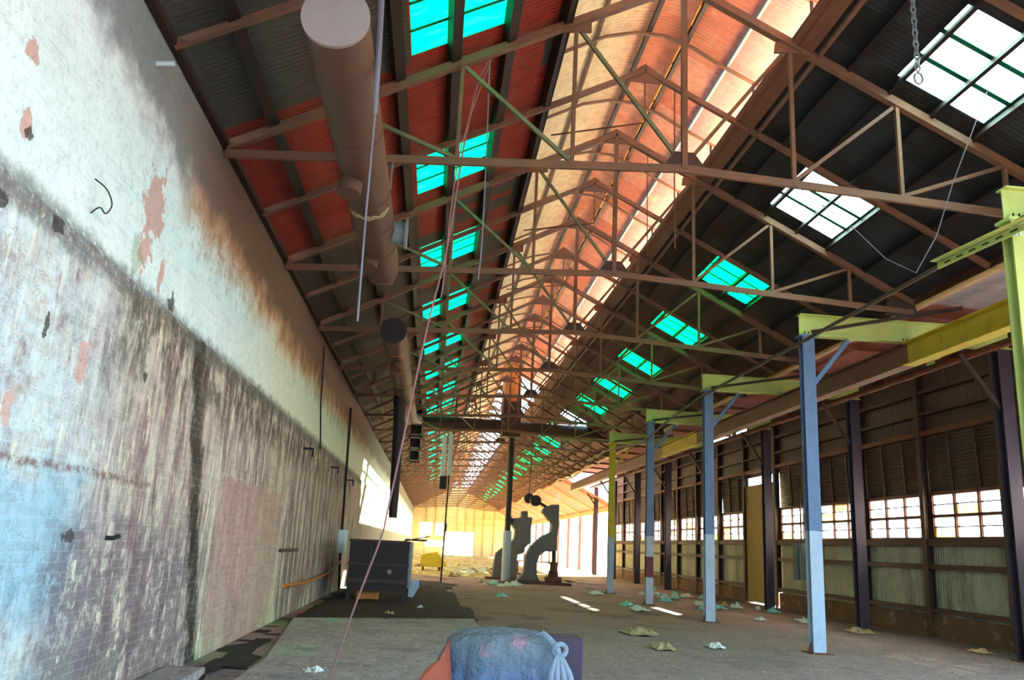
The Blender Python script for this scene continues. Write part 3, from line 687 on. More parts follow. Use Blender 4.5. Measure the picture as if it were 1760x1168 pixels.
# ------------------------------------------------------------------ crane posts, cross beams, girders
PX, PY0, PS = 7.04, 9.30, 6.0948
def hcol(x, y, z0, z1, w_=.2, d_=.2, mb=None):
    mb = mb or MB()
    return mb.box(x-w_/2, x+w_/2, y-d_/2, y-d_/2+.018, z0, z1).box(x-w_/2, x+w_/2, y+d_/2-.018, y+d_/2, z0, z1).box(x-.01, x+.01, y-d_/2+.018, y+d_/2-.018, z0, z1)
posts = [('green', 'green', 'yellow-green crane post at the right frame edge'), ('blue', 'white', 'nearest blue-grey crane post with white painted foot'),
         ('blue', 'white', 'second blue-grey crane post with white painted foot'), ('blue', 'white', 'third crane post, maroon band on its white lower half'),
         ('yellow', 'white', 'far crane post, yellow above and grey-white below')]
for i, (mu, ml, lb) in enumerate(posts):
    y = PY0 + PS*i
    t_ = thing('crane_post', (PX, y, 0), lb, 'post', 'free-standing crane posts')
    hcol(PX, y, 2.15, 5.86, .24, .2).build('upper_shaft', mu, t_)
    if i == 3:
        hcol(PX, y, 1.5, 2.15, .24, .2).build('lower_shaft', ml, t_); hcol(PX, y, .85, 1.5, .24, .2).build('painted_band', 'maroon', t_); hcol(PX, y, .02, .85, .24, .2).build('lower_shaft', ml, t_)
    else: hcol(PX, y, .02, 2.15, .24, .2).build('lower_shaft', ml, t_)
    MB().box(PX-.2, PX+.2, y-.2, y+.2, 0, .025).prism([(PX-.19, .025), (PX-.12, .025), (PX-.12, .2)], y-.01, y+.01).prism([(PX+.19, .025), (PX+.12, .2), (PX+.12, .025)], y-.01, y+.01).build('base_plate', 'rust', t_)
    MB().box(PX-.17, PX+.17, y-.14, y+.14, 5.86, 5.9).build('cap_plate', mu, t_)
    MB().bar((PX+.12, y, 4.95), (PX+.85, y, 5.87), .08, .09, (0, 1, 0)).build('knee_brace', mu, t_)
    b = thing('cross_beam', (9, y, 5.9), ('lime green I-beam spanning from the %s to the wall columns' % ['yellow-green post', 'nearest blue-grey post', 'second blue-grey post', 'maroon-banded post', 'yellow far post'][i]), 'beam', 'lime cross beams')
    MB().box(6.9, 11.25, y-.01, y+.01, 5.92, 6.31).build('web', 'green', b)
    MB().box(6.9, 11.25, y-.1, y+.1, 6.31, 6.33).build('flange', 'green', b); MB().box(6.9, 11.25, y-.1, y+.1, 5.90, 5.92).build('flange', 'green', b)
    MB().bar((7.1, y-.12, 5.96), (9.0, y-2.0, 6.06), .05, .06).build('lateral_brace', 'steel_dark', b)
    bl = MB()
    for xx in (9.0, 9.08, 9.16, 6.98, 7.06):
        for dy in (-.07, .07): bl.tube([(xx, y+dy, 5.86), (xx, y+dy, 5.97)], .012, 6)
    bl.build('bolt_set', 'black', b)
# wall-side columns carrying the beams
for i in range(0, 9):
    y = PY0 + PS*i
    if i == 0: lb = 'dark stanchion beyond the right frame edge'
    else: lb = 'dark iron stanchion in front of the right wall, ' + ['', 'nearest the right frame edge', 'standing before the hopper shutters', 'standing before the ochre door', 'first beyond the ochre door', 'second beyond the ochre door', 'third beyond the ochre door', 'last but one before the open bays', 'last before the open bays'][i]
    t_ = thing('stanchion', (11.05, y, 0), lb, 'column', 'dark stanchions')
    hcol(11.05, y, 0.02, 5.88, .26, .26).build('shaft', 'stan', t_)
    MB().box(10.85, 11.25, y-.2, y+.2, 0, .02).build('base_plate', 'rust', t_)
    MB().bar((10.95, y, 4.7), (10.2, y, 5.75), .08, .08, (0, 1, 0)).build('knee_brace', 'steel_dark', t_)
def girder(y0, y1, mat, lb, xx=9.1):
    t_ = thing('crane_girder', (xx, (y0+y1)/2, 5.42), lb, 'girder', 'crane runway girders')
    MB().box(xx-.012, xx+.012, y0, y1, 5.45, 5.86).build('web', mat, t_)
    MB().box(xx-.13, xx+.13, y0, y1, 5.86, 5.885).build('flange', mat, t_); MB().box(xx-.13, xx+.13, y0, y1, 5.425, 5.45).build('flange', mat, t_)
girder(4.0, 15.35, 'yellow', 'yellow crane girder segment at the right, with orange rust stain')
girder(15.36, 29.0, 'girder_brown', 'long brown crane girder segment between the first and third posts')
girder(29.01, 33.6, 'yellow', 'far yellow-green crane girder segment behind the third post')
girder(33.61, 57, 'girder_brown', 'farthest brown crane girder segment beyond the yellow one')
tb = thing('runway_pipe', (10.6, 30, 5.7), 'rusty pipe running along the tops of the dark stanchions', 'pipe')
MB().tube([(10.45, 5, 5.76), (10.45, 57, 5.76)], .075, 10).build('pipe', 'rust', tb, smooth=True)
for i in range(8):
    y = PY0+PS*i+1.4
    MB().box(10.38, 10.52, y-.05, y+.05, 5.82, 5.98).box(10.3, 10.62, y-.12, y+.12, 5.98, 6.0).build('hanger', 'green' if i in (1, 3) else 'rust', tb)
# lean-to joists
for i in range(0, 17):
    y = 6.5 + i*3.045
    tag(MB().bar((XE-.05, y, 6.68), (XR, y, 6.52), .08, .1).build('lean_to_joist', 'rust'), 'joist under the lean-to roof above the crane girder, %s from the camera' % ORD[i], 'joist', 'lean-to roof joists')
# white slits along the girder come from the open gap above the right wall

# electric conductor bar along the posts
cb = [(6.86, 8.2, 5.80), (6.86, 9.3, 5.74), (6.86, 15.4, 5.72), (6.86, 21.5, 5.73), (6.86, 24.6, 5.55), (6.86, 28, 5.22), (6.86, 31, 5.45), (6.86, 34, 5.6), (6.86, 38.6, 5.62)]
b = MB()
for p, q in zip(cb, cb[1:]): b.bar(p, q, .035, .06)
tag(b.build('conductor_bar', 'steel_dark'), 'dark sagging conductor bar strung along the crane posts', 'conductor bar')
b = MB(); pz_ = None
for i in range(34):
    y = 38.6+i*1.3; z = 5.45 - .25*abs(math.sin(y*.33)); p = (6.9, y, z)
    if pz_: b.bar(pz_, p, .05, .09)
    pz_ = p
tag(b.build('conductor_bar', 'cream'), 'pale wavy conductor bar continuing into the far hall', 'conductor bar')  # cream colour stands in for sunlight on this far stretch
ch = thing('slotted_channel', (6.8, 9.9, 5.6), 'pale green slotted channel reaching out beside the nearest crane post', 'channel')
MB().bar((6.78, 8.6, 5.60), (6.78, 10.55, 5.70), .02, .09).bar((6.72, 8.6, 5.66), (6.72, 10.55, 5.76), .11, .012).build('channel', 'green', ch)
sl = MB()
for k in range(6): sl.bar((6.768, 8.9+k*.27, 5.615+k*.0138), (6.768, 9.03+k*.27, 5.622+k*.0138), .01, .02)
sl.build('slot_row', 'black', ch)
ins = MB().tube([(6.86, 9.12, 5.74), (6.98, 9.12, 5.74)], .05, 10)
for k in range(3): ins.tube([(6.86+k*.05, 9.12, 5.62), (6.86+k*.05, 9.12, 5.72)], [.012, .028], 8)
tag(ins.build('insulator', 'lamp', smooth=True), 'white porcelain insulator block on the lime post at right edge', 'insulator')

# ------------------------------------------------------------------ ducts
DX, DZ = -1.13, 5.90
d1 = thing('air_duct', (DX, 9.6, DZ-.3), 'large round rusty duct hung below the trusses at upper left, with pale end cap', 'duct', 'round ducts')
MB().tube([(DX, 6.4, DZ), (DX, 12.3, DZ), (DX, 12.75, DZ-.03), (DX+.02, 13.0, DZ-.12), (DX+.03, 13.05, DZ-.3)], [.285, .285, .28, .25, .16], 32).build('duct_body', 'duct', d1, smooth=True)
MB().tube([(DX, 6.37, DZ), (DX, 6.41, DZ)], .292, 32).build('end_cap', 'ductcap', d1, smooth=True)
for y in (8.35, 9.95, 10.9, 11.85): MB().tube([(DX, y-.015, DZ), (DX, y+.015, DZ)], .295, 32).build('flange_ring', 'duct', d1, smooth=True)
for y, z in ((9.2, .30), (12.0, .26)):
    s_ = MB().tube([(DX-.1, y, DZ-.15), (DX-.12, y-.05, DZ-z-.13)], .14, 20); so = s_.build('stub_outlet', 'duct', d1, smooth=True)
    MB().tube([(DX-.12, y-.02, DZ-z-.13), (DX-.122, y-.022, DZ-z-.145)], .115, 20).build('cap', 'rust', so, smooth=True) if False else None
tp_ = MB()
for k in range(9):
    a0 = -2.5 + k*.22
    p0 = (DX+.292*math.cos(a0), 10.25+.05*math.sin(k*2.1), DZ+.292*math.sin(a0)); p1 = (DX+.292*math.cos(a0+.24), 10.25+.05*math.sin((k+1)*2.1), DZ+.292*math.sin(a0+.24))
    tp_.bar(p0, p1, .10 if k % 3 else .05, .012, (math.cos(a0), 0, math.sin(a0)))
tp_.build('torn_tape', 'tape', d1)
MB().tube([(DX+.15, 11.45, DZ), (DX+.43, 11.45, DZ)], .17, 20).build('side_branch', 'grey', d1, smooth=True)
MB().tube([(DX+.43, 11.45, DZ), (DX+.46, 11.45, DZ)], .23, 20).build('branch_flange', 'grey', d1, smooth=True)
for y in (T1, 12.0):
    for dx in (-.29, .29): MB().bar((DX+dx, y, DZ), (DX+dx, y, 6.3), .02, .02, (0, 1, 0)).build('hanger_strap', 'wire', d1)
d2 = thing('air_duct', (DX, 27, DZ-.3), 'second round duct farther along the left side, feeding the drop pipe', 'duct', 'round ducts')
MB().tube([(DX, 17.3, DZ), (DX, 20.5, DZ), (DX, 24, DZ), (DX, 31, DZ+.15), (DX, 38.8, 7.05), (DX, 39.4, 7.12)], [.27, .27, .25, .25, .28, .3], 24).build('duct_body', 'duct', d2, smooth=True)
MB().tube([(DX, 17.27, DZ), (DX, 17.3, DZ)], .28, 24).build('end_cap', 'machine', d2, smooth=True)
MB().tube([(DX, 19.4, DZ-.2), (DX-.03, 19.3, DZ-.42)], .13, 18).build('stub_outlet', 'duct', d2, smooth=True)
for y in (18.6, 20.6, 22.6, 26): MB().tube([(DX, y-.02, DZ+.01), (DX, y+.02, DZ+.01)], .285, 24).build('flange_ring', 'orange', d2, smooth=True)
tag(MB().tube([(-1.27, 24.9, DZ-.1), (-1.25, 24.95, 5.2), (-1.20, 25, 2.24)], [.2, .17, .125], 18).build('drop_pipe', 'machine', smooth=True), 'dark tapering drop pipe hanging from the duct above the iron furnace box', 'pipe')
d3 = thing('cross_duct', (4.5, 39.6, 6.8), 'horizontal duct crossing the hall beneath the trusses to the tall stack', 'duct')
MB().tube([(-1.2, 39.6, 7.15), (2.85, 39.6, 7.12)], .33, 24).build('left_run', 'machine', d3, smooth=True)
MB().tube([(3.8, 39.6, 7.1), (9.6, 39.6, 7.1)], .3, 24).build('right_run', 'steel_dark', d3, smooth=True)
st_ = thing('exhaust_stack', (3.33, 39.6, 6.65), 'tall rusty round stack with dark square box at its foot, on a floor column', 'stack')
MB().tube([(3.3, 39.6, 8.3), (3.3, 39.6, 13.2)], .46, 28).build('stack_pipe', 'orange', st_, smooth=True)
MB().box(2.9, 3.76, 39.2, 40.05, 6.62, 8.6).build('junction_box', 'steel_dark', st_, bevel=.02)
for z in (9.4, 11): MB().tube([(3.3, 39.6, z), (3.3, 39.6, z+.06)], .48, 28).build('stack_ring', 'rust', st_, smooth=True)
t_ = thing('support_column', (3.4, 39.7, 0), 'round dark column with white lower part under the stack', 'column')
MB().tube([(3.42, 39.7, 2.3), (3.42, 39.7, 6.62)], .14, 16).build('upper_shaft', 'black', t_, smooth=True)
MB().tube([(3.42, 39.7, .02), (3.42, 39.7, 2.3)], .20, 16).build('lower_shaft', 'white', t_, smooth=True)
MB().box(3.1, 3.74, 39.4, 40, 0, .05).build('base_plate', 'rust', t_)
for i, z in enumerate((5.62, 5.1, 4.62)):
    t_ = thing('vent_hood', (-.95, 33, z), 'small rusty open-fronted hood in the hanging stack below the duct, %s' % ['top', 'middle', 'bottom'][i], 'hood', 'stack of hoods')
    w_ = .27 - .02*i
    MB().box(-.95-w_, -.95+w_, 32.75, 32.79, z, z+.06).box(-.95-w_, -.95+w_, 32.75, 32.79, z+.40, z+.46).box(-.95-w_, -.95-w_+.06, 32.75, 32.79, z, z+.46).box(-.95+w_-.06, -.95+w_, 32.75, 32.79, z, z+.46).build('front_frame', 'tape', t_)
    MB().box(-.95-w_, -.95+w_, 33.3, 33.33, z, z+.46).box(-.95-w_, -.95-w_+.015, 32.8, 33.3, z, z+.46).box(-.95+w_-.015, -.95+w_, 32.8, 33.3, z, z+.46).box(-.95-w_, -.95+w_, 32.8, 33.3, z+.45, z+.46).build('casing', 'steel_dark', t_)
    MB().bar((-.95, 33.1, z+.46), (-.95, 33.1, z+.54 if i else 6.2), .03, .03, (0, 1, 0)).build('hanger', 'black', t_)

# ------------------------------------------------------------------ hanging things
def rope(pts, r, mat, name, label, cat='rope', sub=4):
    P_ = [Vector(p) for p in pts]; out = []
    for i in range(len(P_)-1):
        p0, p1, p2, p3 = P_[max(i-1, 0)], P_[i], P_[i+1], P_[min(i+2, len(P_)-1)]
        for k in range(sub):
            q = k/sub
            out.append(.5*((2*p1)+(p2-p0)*q+(2*p0-5*p1+4*p2-p3)*q*q+(3*p1-p0-3*p2+p3)*q*q*q))
    out.append(P_[-1])
    return tag(MB().tube(out, r, 6).build(name, mat, smooth=True), label, cat)
rope([(.36, 10.2, 8.1), (.20, 10.2, 7.75), (.06, 10.2, 6.82), (-.07, 10.2, 5.33), (-.25, 10.2, 4.23), (-.41, 10.2, 3.04), (-.56, 10.2, 1.92), (-.61, 10.2, 1.62), (-.84, 10.2, .85), (-1.06, 10.25, .04)], .013, 'cable', 'rope', 'long reddish rope slanting from the roof purlin down to the floor slab')
rope([(.38, 10, 8.1), (.32, 10, 8.0), (.34, 10, 6.91), (.36, 10, 5.45), (.34, 10, 4.82)], .010, 'wire', 'rope', 'pale rope dangling in front of the third cyan skylight')
rope([(.37, 10.1, 8.1), (0.0, 10.05, 6.54), (-.09, 10, 4.79), (-.11, 10, 4.56)], .009, 'cable', 'rope', 'thin pinkish cord hanging beside the long slanting rope')
t_ = thing('hanging_cable', (-.8, 7, 3.4), 'grey cable hanging in front of the big duct, thick sleeve above', 'cable')
MB().tube([(-.79, 7, 5.35), (-.785, 7, 4.4), (-.77, 7, 3.4)], .009, 6).build('cable', 'wire', t_, smooth=True)
MB().tube([(-.85, 7, 6.98), (-.81, 7, 5.87), (-.79, 7, 5.35)], [.03, .03, .02], 8).build('sleeve', 'wire', t_, smooth=True)
ch = MB()
z = 8.19; k = 0
while z > 7.0:
    pts = []
    for a in range(9):
        an = a/8*2*math.pi; ox, oz = .028*math.cos(an), .05*math.sin(an)
        pts.append((5.08+(ox if k % 2 else 0), 8.0+(0 if k % 2 else ox), z+oz))
    ch.tube(pts, .010, 6, cap=False); z -= .075; k += 1
t_ = thing('hoist_chain', (5.08, 8.0, 6.85), 'steel hoist chain hanging at the top right with an open hook link', 'chain')
ch.build('chain_links', 'grey', t_, smooth=True)
hk = []
for a in range(13):
    an = -.3 + a/12*2*math.pi*.95; hk.append((5.08+.05*math.sin(an), 8.0, 6.93+.07*math.cos(an)))
MB().tube(hk, .012, 6).build('hook_link', 'grey', t_, smooth=True)
rope([(6.62, 9, 7.5), (6.06, 9, 6.2), (5.5, 9, 4.99), (5.0, 9.45, 5.68), (4.46, 9.9, 6.42)], .006, 'wire', 'guy_wire', 'thin grey V-shaped wire hanging below the big white skylight', 'wire', 2)
rope([(3.46, 12.15, 9.08), (3.46, 12.15, 7.5), (3.47, 12.15, 6.26)], .012, 'rust', 'hanging_rod', 'thin rod with a small knob hanging right of the nearest truss gusset', 'rod', 2)
rope([(3.57, 14.36, 9.03), (3.57, 14.36, 7.9), (3.58, 14.36, 6.92)], .010, 'rust', 'hanging_rod', 'thin rod hanging between the first and second truss gussets', 'rod', 2)

# lamp on thin pole
t_ = thing('fluorescent_lamp', (.38, 36.6, 4.2), 'pale blue double tube lamp hung upright on the thin pole', 'lamp')
MB().box(.12, .30, 36.5, 36.58, 4.4, 6.2).build('tube_left', 'lamp', t_, bevel=.03).name = 'tube'
MB().box(.40, .58, 36.5, 36.58, 4.45, 6.25).build('tube', 'lamp', t_, bevel=.03)
MB().box(.12, .42, 36.48, 36.62, 3.85, 4.4).build('ballast_box', 'black', t_)
tag(MB().tube([(.66, 36.63, 8.2), (.5, 36.63, 4.4), (.45, 36.63, 0)], .035, 8).build('thin_pole', 'black', smooth=True), 'thin dark pole rising from the floor past the pale blue lamp', 'pole')
tag(MB().box(8.42, 8.78, 59.9, 60.0, 4.9, 5.5).build('ceiling_lamp', 'lamp', bevel=.02), 'small white lamp hanging beyond the presses', 'lamp')

# ------------------------------------------------------------------ left wall fittings
t_ = thing('wall_switchbox', (XL+.1, 27.6, 1.15), 'pale blue electrical box with conduit on the left wall near the iron box', 'switch box')
MB().box(XL, XL+.2, 26.9, 27.9, 1.15, 1.85).build('box', 'lamp', t_, bevel=.02)
MB().box(XL, XL+.12, 28.1, 28.6, 1.15, 1.8).build('side_box', 'black', t_, bevel=.02)
MB().tube([(XL+.06, 27.3, 1.85), (XL+.06, 26.5, 5.6)], .04, 8).build('conduit', 'black', t_, smooth=True)
MB().tube([(XL+.06, 27.4, 1.15), (XL+.06, 28, .05)], .04, 8).build('lower_conduit', 'black', t_, smooth=True)
tag(MB().tube([(XL-.02, 20.1, 6.1), (XL-.02, 20.5, 4.7), (XL+.02, 20.9, 3.7)], .018, 6).build('wall_conduit', 'black', smooth=True), 'thin black conduit down the sooty upper left wall', 'conduit')
for i, (y, z) in enumerate([(18.5, 3.42), (23.5, 3.45), (28, 3.42)]):
    tag(MB().box(XL, XL+.22, y, y+.05, z, z+.05).box(XL+.18, XL+.22, y, y+.05, z-.15, z).build('wall_bracket', 'black'), 'small iron bracket on the left wall below the ledge, %s' % ['nearest', 'middle', 'farthest'][i], 'bracket', 'wall brackets')
tag(MB().tube([(XL+.03, 17.6, .62), (XL+.12, 20, .58), (XL+.12, 24, .64), (XL+.1, 27.5, .9)], .035, 8).build('floor_pipe', 'orange', smooth=True), 'rusty pipe bent along the foot of the left wall', 'pipe')
tag(MB().box(XL, XL+.06, 16.8, 18.9, 1.28, 1.34).build('wall_bar', 'steel_dark'), 'short dark bar fixed low on the left wall', 'bar')
tag(MB().tube([(XL-.06, 7.5, 5.95), (XL+.12, 7.5, 5.97)], .025, 10).build('pipe_stub', 'lamp', smooth=True), 'white pipe stub sticking out at the top of the left wall', 'pipe')
rope([(XL, 6.55, 4.32), (XL+.06, 6.66, 4.28), (XL+.07, 6.78, 4.2), (XL+.05, 6.74, 4.1), (XL+.03, 6.66, 4.12), (XL+.01, 6.56, 4.03)], .006, 'black', 'bent_wire', 'bent black wire loop on the upper left wall', 'wire', 6)
tag(MB().tube([(XL, 8.0, 1.5), (XL+.06, 8.02, 1.5), (XL+.08, 8.1, 1.52)], .02, 8).build('wall_hook', 'black', smooth=True), 'small black hook on the lower left wall', 'hook')

# ------------------------------------------------------------------ floor things left
def blobmesh(poly, h_, seed, cell=.25, amp=.5):
    xs_ = [p[0] for p in poly]; ys_ = [p[1] for p in poly]; mb = MB()
    def inside(x, y):
        c_ = False; n = len(poly)
        for i in range(n):
            (x1, y1), (x2, y2) = poly[i], poly[i-1]
            if (y1 > y) != (y2 > y) and x < (x2-x1)*(y-y1)/(y2-y1)+x1: c_ = not c_
        return c_
    nx = int((max(xs_)-min(xs_))/cell)+2; ny = int((max(ys_)-min(ys_))/cell)+2; idx = {}; vs = []; ins_ = {}
    for i in range(nx):
        for j in range(ny):
            x = min(xs_)+i*cell; y = min(ys_)+j*cell
            jx = x + .3*cell*mnoise.noise((x*3, y*3, seed)); jy = y + .3*cell*mnoise.noise((x*3, y*3, seed+9))
            ok = inside(jx, jy)
            border = not all(inside(jx+dx*cell, jy+dy*cell) for dx, dy in ((1, 0), (-1, 0), (0, 1), (0, -1)))
            ins_[i, j] = ok; idx[i, j] = len(vs)
            z = .004 if border else .012 + h_*(amp+(1-amp)*max(0, .5+mnoise.noise((x*1.3, y*1.3, seed))))*(.6+.8*abs(mnoise.noise((x*5, y*5, seed))))
            vs.append((jx, jy, z))
    fs = [(idx[i, j], idx[i+1, j], idx[i+1, j+1], idx[i, j+1]) for i in range(nx-1) for j in range(ny-1) if ins_[i, j] and ins_[i+1, j] and ins_[i+1, j+1] and ins_[i, j+1]]
    used = sorted({k for f_ in fs for k in f_}); mp = {k: n for n, k in enumerate(used)}
    mb.add([vs[k] for k in used], [tuple(mp[k] for k in f_) for f_ in fs]); return mb
o = blobmesh([(-2.9, 9.0), (-2.2, 9.2), (-2.1, 11.6), (-2.62, 17.4), (1.05, 18.0), (1.3, 20), (1.1, 23), (.9, 27), (.8, 31), (1.2, 35), (.2, 37), (-2.9, 37)], .06, 3).build('black_dirt', 'dirt', smooth=True)
tag(o, 'black oily dirt lying along the left wall and around the iron box', 'dirt', kind='stuff')
o = MB().prism([(-2.05, 9.0), (-2.05, 11.7), (-2.6, 17.45), (1.0, 18.9), (1.05, 12), (1.0, 9.0)], 0.0, .055, 2).build('concrete_slab', 'slab', bevel=.01)
tag(o, 'raised grey concrete slab in the left foreground', 'slab')
o = blobmesh([(-2.8, 44), (7.5, 42), (8.5, 60), (10.5, 80), (10, 117), (-2.8, 117)], .22, 6, .8, .3).build('rubble_field', 'litter', smooth=True)
tag(o, 'sunlit rubble and litter covering the far half of the floor', 'rubble', kind='stuff')

fb = thing('furnace_box', (-1.38, 25, 0), 'dark iron box on legs standing by the left wall', 'iron box')
X0, X1, Y0_, Y1_ = -2.16, -.6, 23.0, 27.2
MB().box(X0, X1, Y0_, Y0_+.05, .52, 1.58).box(X0, X0+.05, Y0_+.05, Y1_, .52, 1.58).box(X1-.05, X1, Y0_+.05, Y1_, .52, 1.58).box(X0, X1, Y1_, Y1_+.05, .52, 1.58).box(X0, X1, Y0_, Y1_, .5, .56).build('casing', 'machine', fb)
MB().box(X0-.03, X1+.03, Y0_-.05, Y0_+.03, 1.54, 1.60).box(X0-.02, X1+.02, Y0_-.04, Y0_, .94, 1.0).box(X0-.02, X1+.02, Y0_-.05, Y0_, .5, .60).box(X0+.52, X0+.56, Y0_-.03, Y0_, .6, 1.55).build('frame_strip', 'steel_dark', fb)
MB().box(-1.62, -1.2, Y0_-.02, Y0_+.001, .76, .84).build('slot', 'black', fb)
MB().tube([(-1.08, Y0_-.03, .8), (-1.08, Y0_, .8)], .06, 12).build('round_plate', 'grey', fb)
for x in (X0+.05, X1-.05):
    for y in (Y0_+.06, Y1_-.06): MB().box(x-.05, x+.05, y-.05, y+.05, 0, .5).build('leg', 'machine', fb)
MB().box(X0, X1, Y0_+.02, Y0_+.05, .3, .5).build('skirt', 'machine', fb)
MB().box(X1, X1+.06, Y0_+.1, Y0_+1.9, .4, 1.5).build('side_panel', 'grey', fb)
MB().prism([(X1, .5), (X1+.3, .55), (X1+.3, .35), (X1+.12, 0.02), (X1, .02)], Y0_+2.2, Y0_+2.3).build('side_bracket', 'white', fb)
MB().box(X1-.2, X1+.45, Y0_+2.3, Y0_+2.4, 1.62, 1.67).bar((X1-.2, Y0_+1, 1.6), (X1+.5, Y0_+1, 1.76), .06, .03).build('top_bar', 'black', fb)
MB().box(X0+.0, X0+.3, Y0_+.5, Y0_+.9, 1.58, 1.6).build('lid_scrap', 'machine', fb)
tag(MB().box(-1.95, -1.35, 23.6, 24.0, .03, .27).build('brick_heap', 'orange', bevel=.04), 'orange bricks under the iron box', 'bricks')
t_ = thing('yellow_machine', (.1, 48, 0), 'yellow hopper-shaped machine in the sunlit distance behind the iron box', 'machine')
MB().prism([(-.62, .3), (-.6, .95), (.3, 1.12), (.5, .85), (.9, .4), (.6, .3)], 48, 49).build('hopper', 'yellow', t_, bevel=.03)
MB().box(-.5, -.4, 48.1, 48.9, 0, .3).box(.4, .5, 48.1, 48.9, 0, .3).build('legs', 'steel_dark', t_).name = 'stand'

# ------------------------------------------------------------------ power presses
t_ = thing('power_press', (5, 39.5, 0), 'green-grey C-frame press with hooked head, right one of the pair in the middle distance', 'press', 'old machine presses')
bodyA = [(3.88, .12), (4.2, .46), (4.25, 1.23), (4.42, 1.58), (4.67, 1.85), (4.97, 2.13), (5.37, 2.32), (5.42, 2.58), (5.4, 2.76), (5.12, 3.05), (4.93, 3.26), (5.1, 3.48), (5.37, 3.58), (5.73, 3.6), (5.74, 2.6), (5.68, 2.16), (5.69, 1.5), (5.45, 1.45), (5.18, 1.47), (4.9, 1.26), (4.8, .91), (4.81, .4), (4.95, .12)]
MB().prism(bodyA, 39.1, 39.8).build('frame', 'press', t_, bevel=.05)
MB().tube([(4.62, 39.15, 3.72), (4.62, 39.35, 3.72)], .26, 20).tube([(4.62, 39.3, 3.72), (5.3, 39.4, 3.4)], .07, 8).build('flywheel', 'black', t_, smooth=True)
MB().tube([(5.6, 39.45, 1.5), (5.6, 39.45, 1.0), (5.6, 39.45, .95), (5.6, 39.45, .65), (5.6, 39.45, .6), (5.6, 39.45, .3)], [.1, .1, .17, .17, .22, .26], 16).build('screw_column', 'pressrust', t_, smooth=True)
MB().box(5.24, 5.95, 39.1, 39.8, .12, .35).build('anvil_base', 'pressrust', t_, bevel=.04)
MB().box(3.4, 6.35, 38.8, 40.1, 0, .12).build('plinth', 'pressrust', t_, bevel=.02)
t_ = thing('power_press', (4, 43, 0), 'green-grey press with double head, behind the round white-footed column', 'press', 'old machine presses')
bodyB = [(3.0, .0), (3.09, .86), (3.14, 1.23), (3.46, 1.52), (3.79, 1.67), (4.03, 2.01), (4.06, 2.43), (3.83, 2.74), (3.92, 2.98), (4.33, 3.05), (4.33, 3.36), (4.67, 3.38), (4.68, 3.07), (4.92, 3.08), (4.85, 2.51), (4.9, 1.86), (4.6, 1.57), (4.52, 1.29), (4.24, 1.23), (4.22, .59), (4.3, .0)]
MB().prism(bodyB, 42.7, 43.4).build('frame', 'press', t_, bevel=.05)
MB().tube([(3.75, 42.6, 2.85), (3.75, 42.75, 2.85)], .2, 16).build('flywheel', 'black', t_, smooth=True)
MB().box(2.7, 4.6, 42.5, 43.6, 0, .1).build('base', 'pressrust', t_, bevel=.02)
t_ = thing('hanging_motor', (4.55, 41, 3.4), 'dark motor lump hanging on a cable above the presses', 'motor')
MB().tube([(4.5, 40.8, 3.9), (4.5, 41.2, 3.9)], .24, 16).build('housing', 'black', t_, smooth=True)
MB().tube([(4.5, 41, 4.1), (4.6, 41, 7.4)], .02, 6).build('cable', 'black', t_, smooth=True)
t_ = thing('work_bench', (5.3, 50, 0), 'low bench seen through the gap of the right press', 'bench')
MB().box(4.9, 7.4, 50, 51, .78, .84).build('top', 'rust', t_)
for x in (5, 7.3):
    for y in (50.1, 50.9): MB().box(x-.05, x+.05, y-.05, y+.05, 0, .78).build('leg', 'rust', t_)

# tank on the right wall
t_ = thing('wall_tank', (11.55, 26.6, 1.0), 'grey-blue twin cylinder tank hung on the right wall by the first blue post', 'tank')
for y in (26.35, 26.85): MB().tube([(11.72, y, 1.0), (11.72, y, 2.15)], .14, 14).build('cylinder', 'grey', t_, smooth=True)
MB().tube([(11.75, 26.6, 2.1), (11.75, 26.6, 4.2)], .03, 6).build('riser_pipe', 'steel_dark', t_, smooth=True)
MB().box(11.85, 11.93, 26.2, 27, 1.5, 1.6).build('bracket', 'steel_dark', t_)

# ------------------------------------------------------------------ litter
def scrap(x, y, s_, mat, label, group=None, name='paper_scrap', h_=.05):
    rnd = random.Random(int(x*97+y*31)); n = 7
    mb = MB(); vs = []; 
    for i in range(n+1):
        for j in range(n+1):
            u, v_ = i/n-.5, j/n-.5
            rr = 1-.25*rnd.random()
            vs.append((x+u*s_*rr*(1.4 if i % 2 else 1.25), y+v_*s_*rr*2.0, .012+h_*max(0, 1-3.2*(u*u+v_*v_))*(.15+1.7*rnd.random())))
    fs = [(i*(n+1)+j, (i+1)*(n+1)+j, (i+1)*(n+1)+j+1, i*(n+1)+j+1) for i in range(n) for j in range(n) if not (i in (0, n-1) and j in (0, n-1))]
    used = sorted({k for f_ in fs for k in f_}); mp = {k: q for q, k in enumerate(used)}
    mb.add([vs[k] for k in used], [tuple(mp[k] for k in f_) for f_ in fs])
    o_ = mb.build(name, mat)
    return tag(o_, label, 'litter', group)
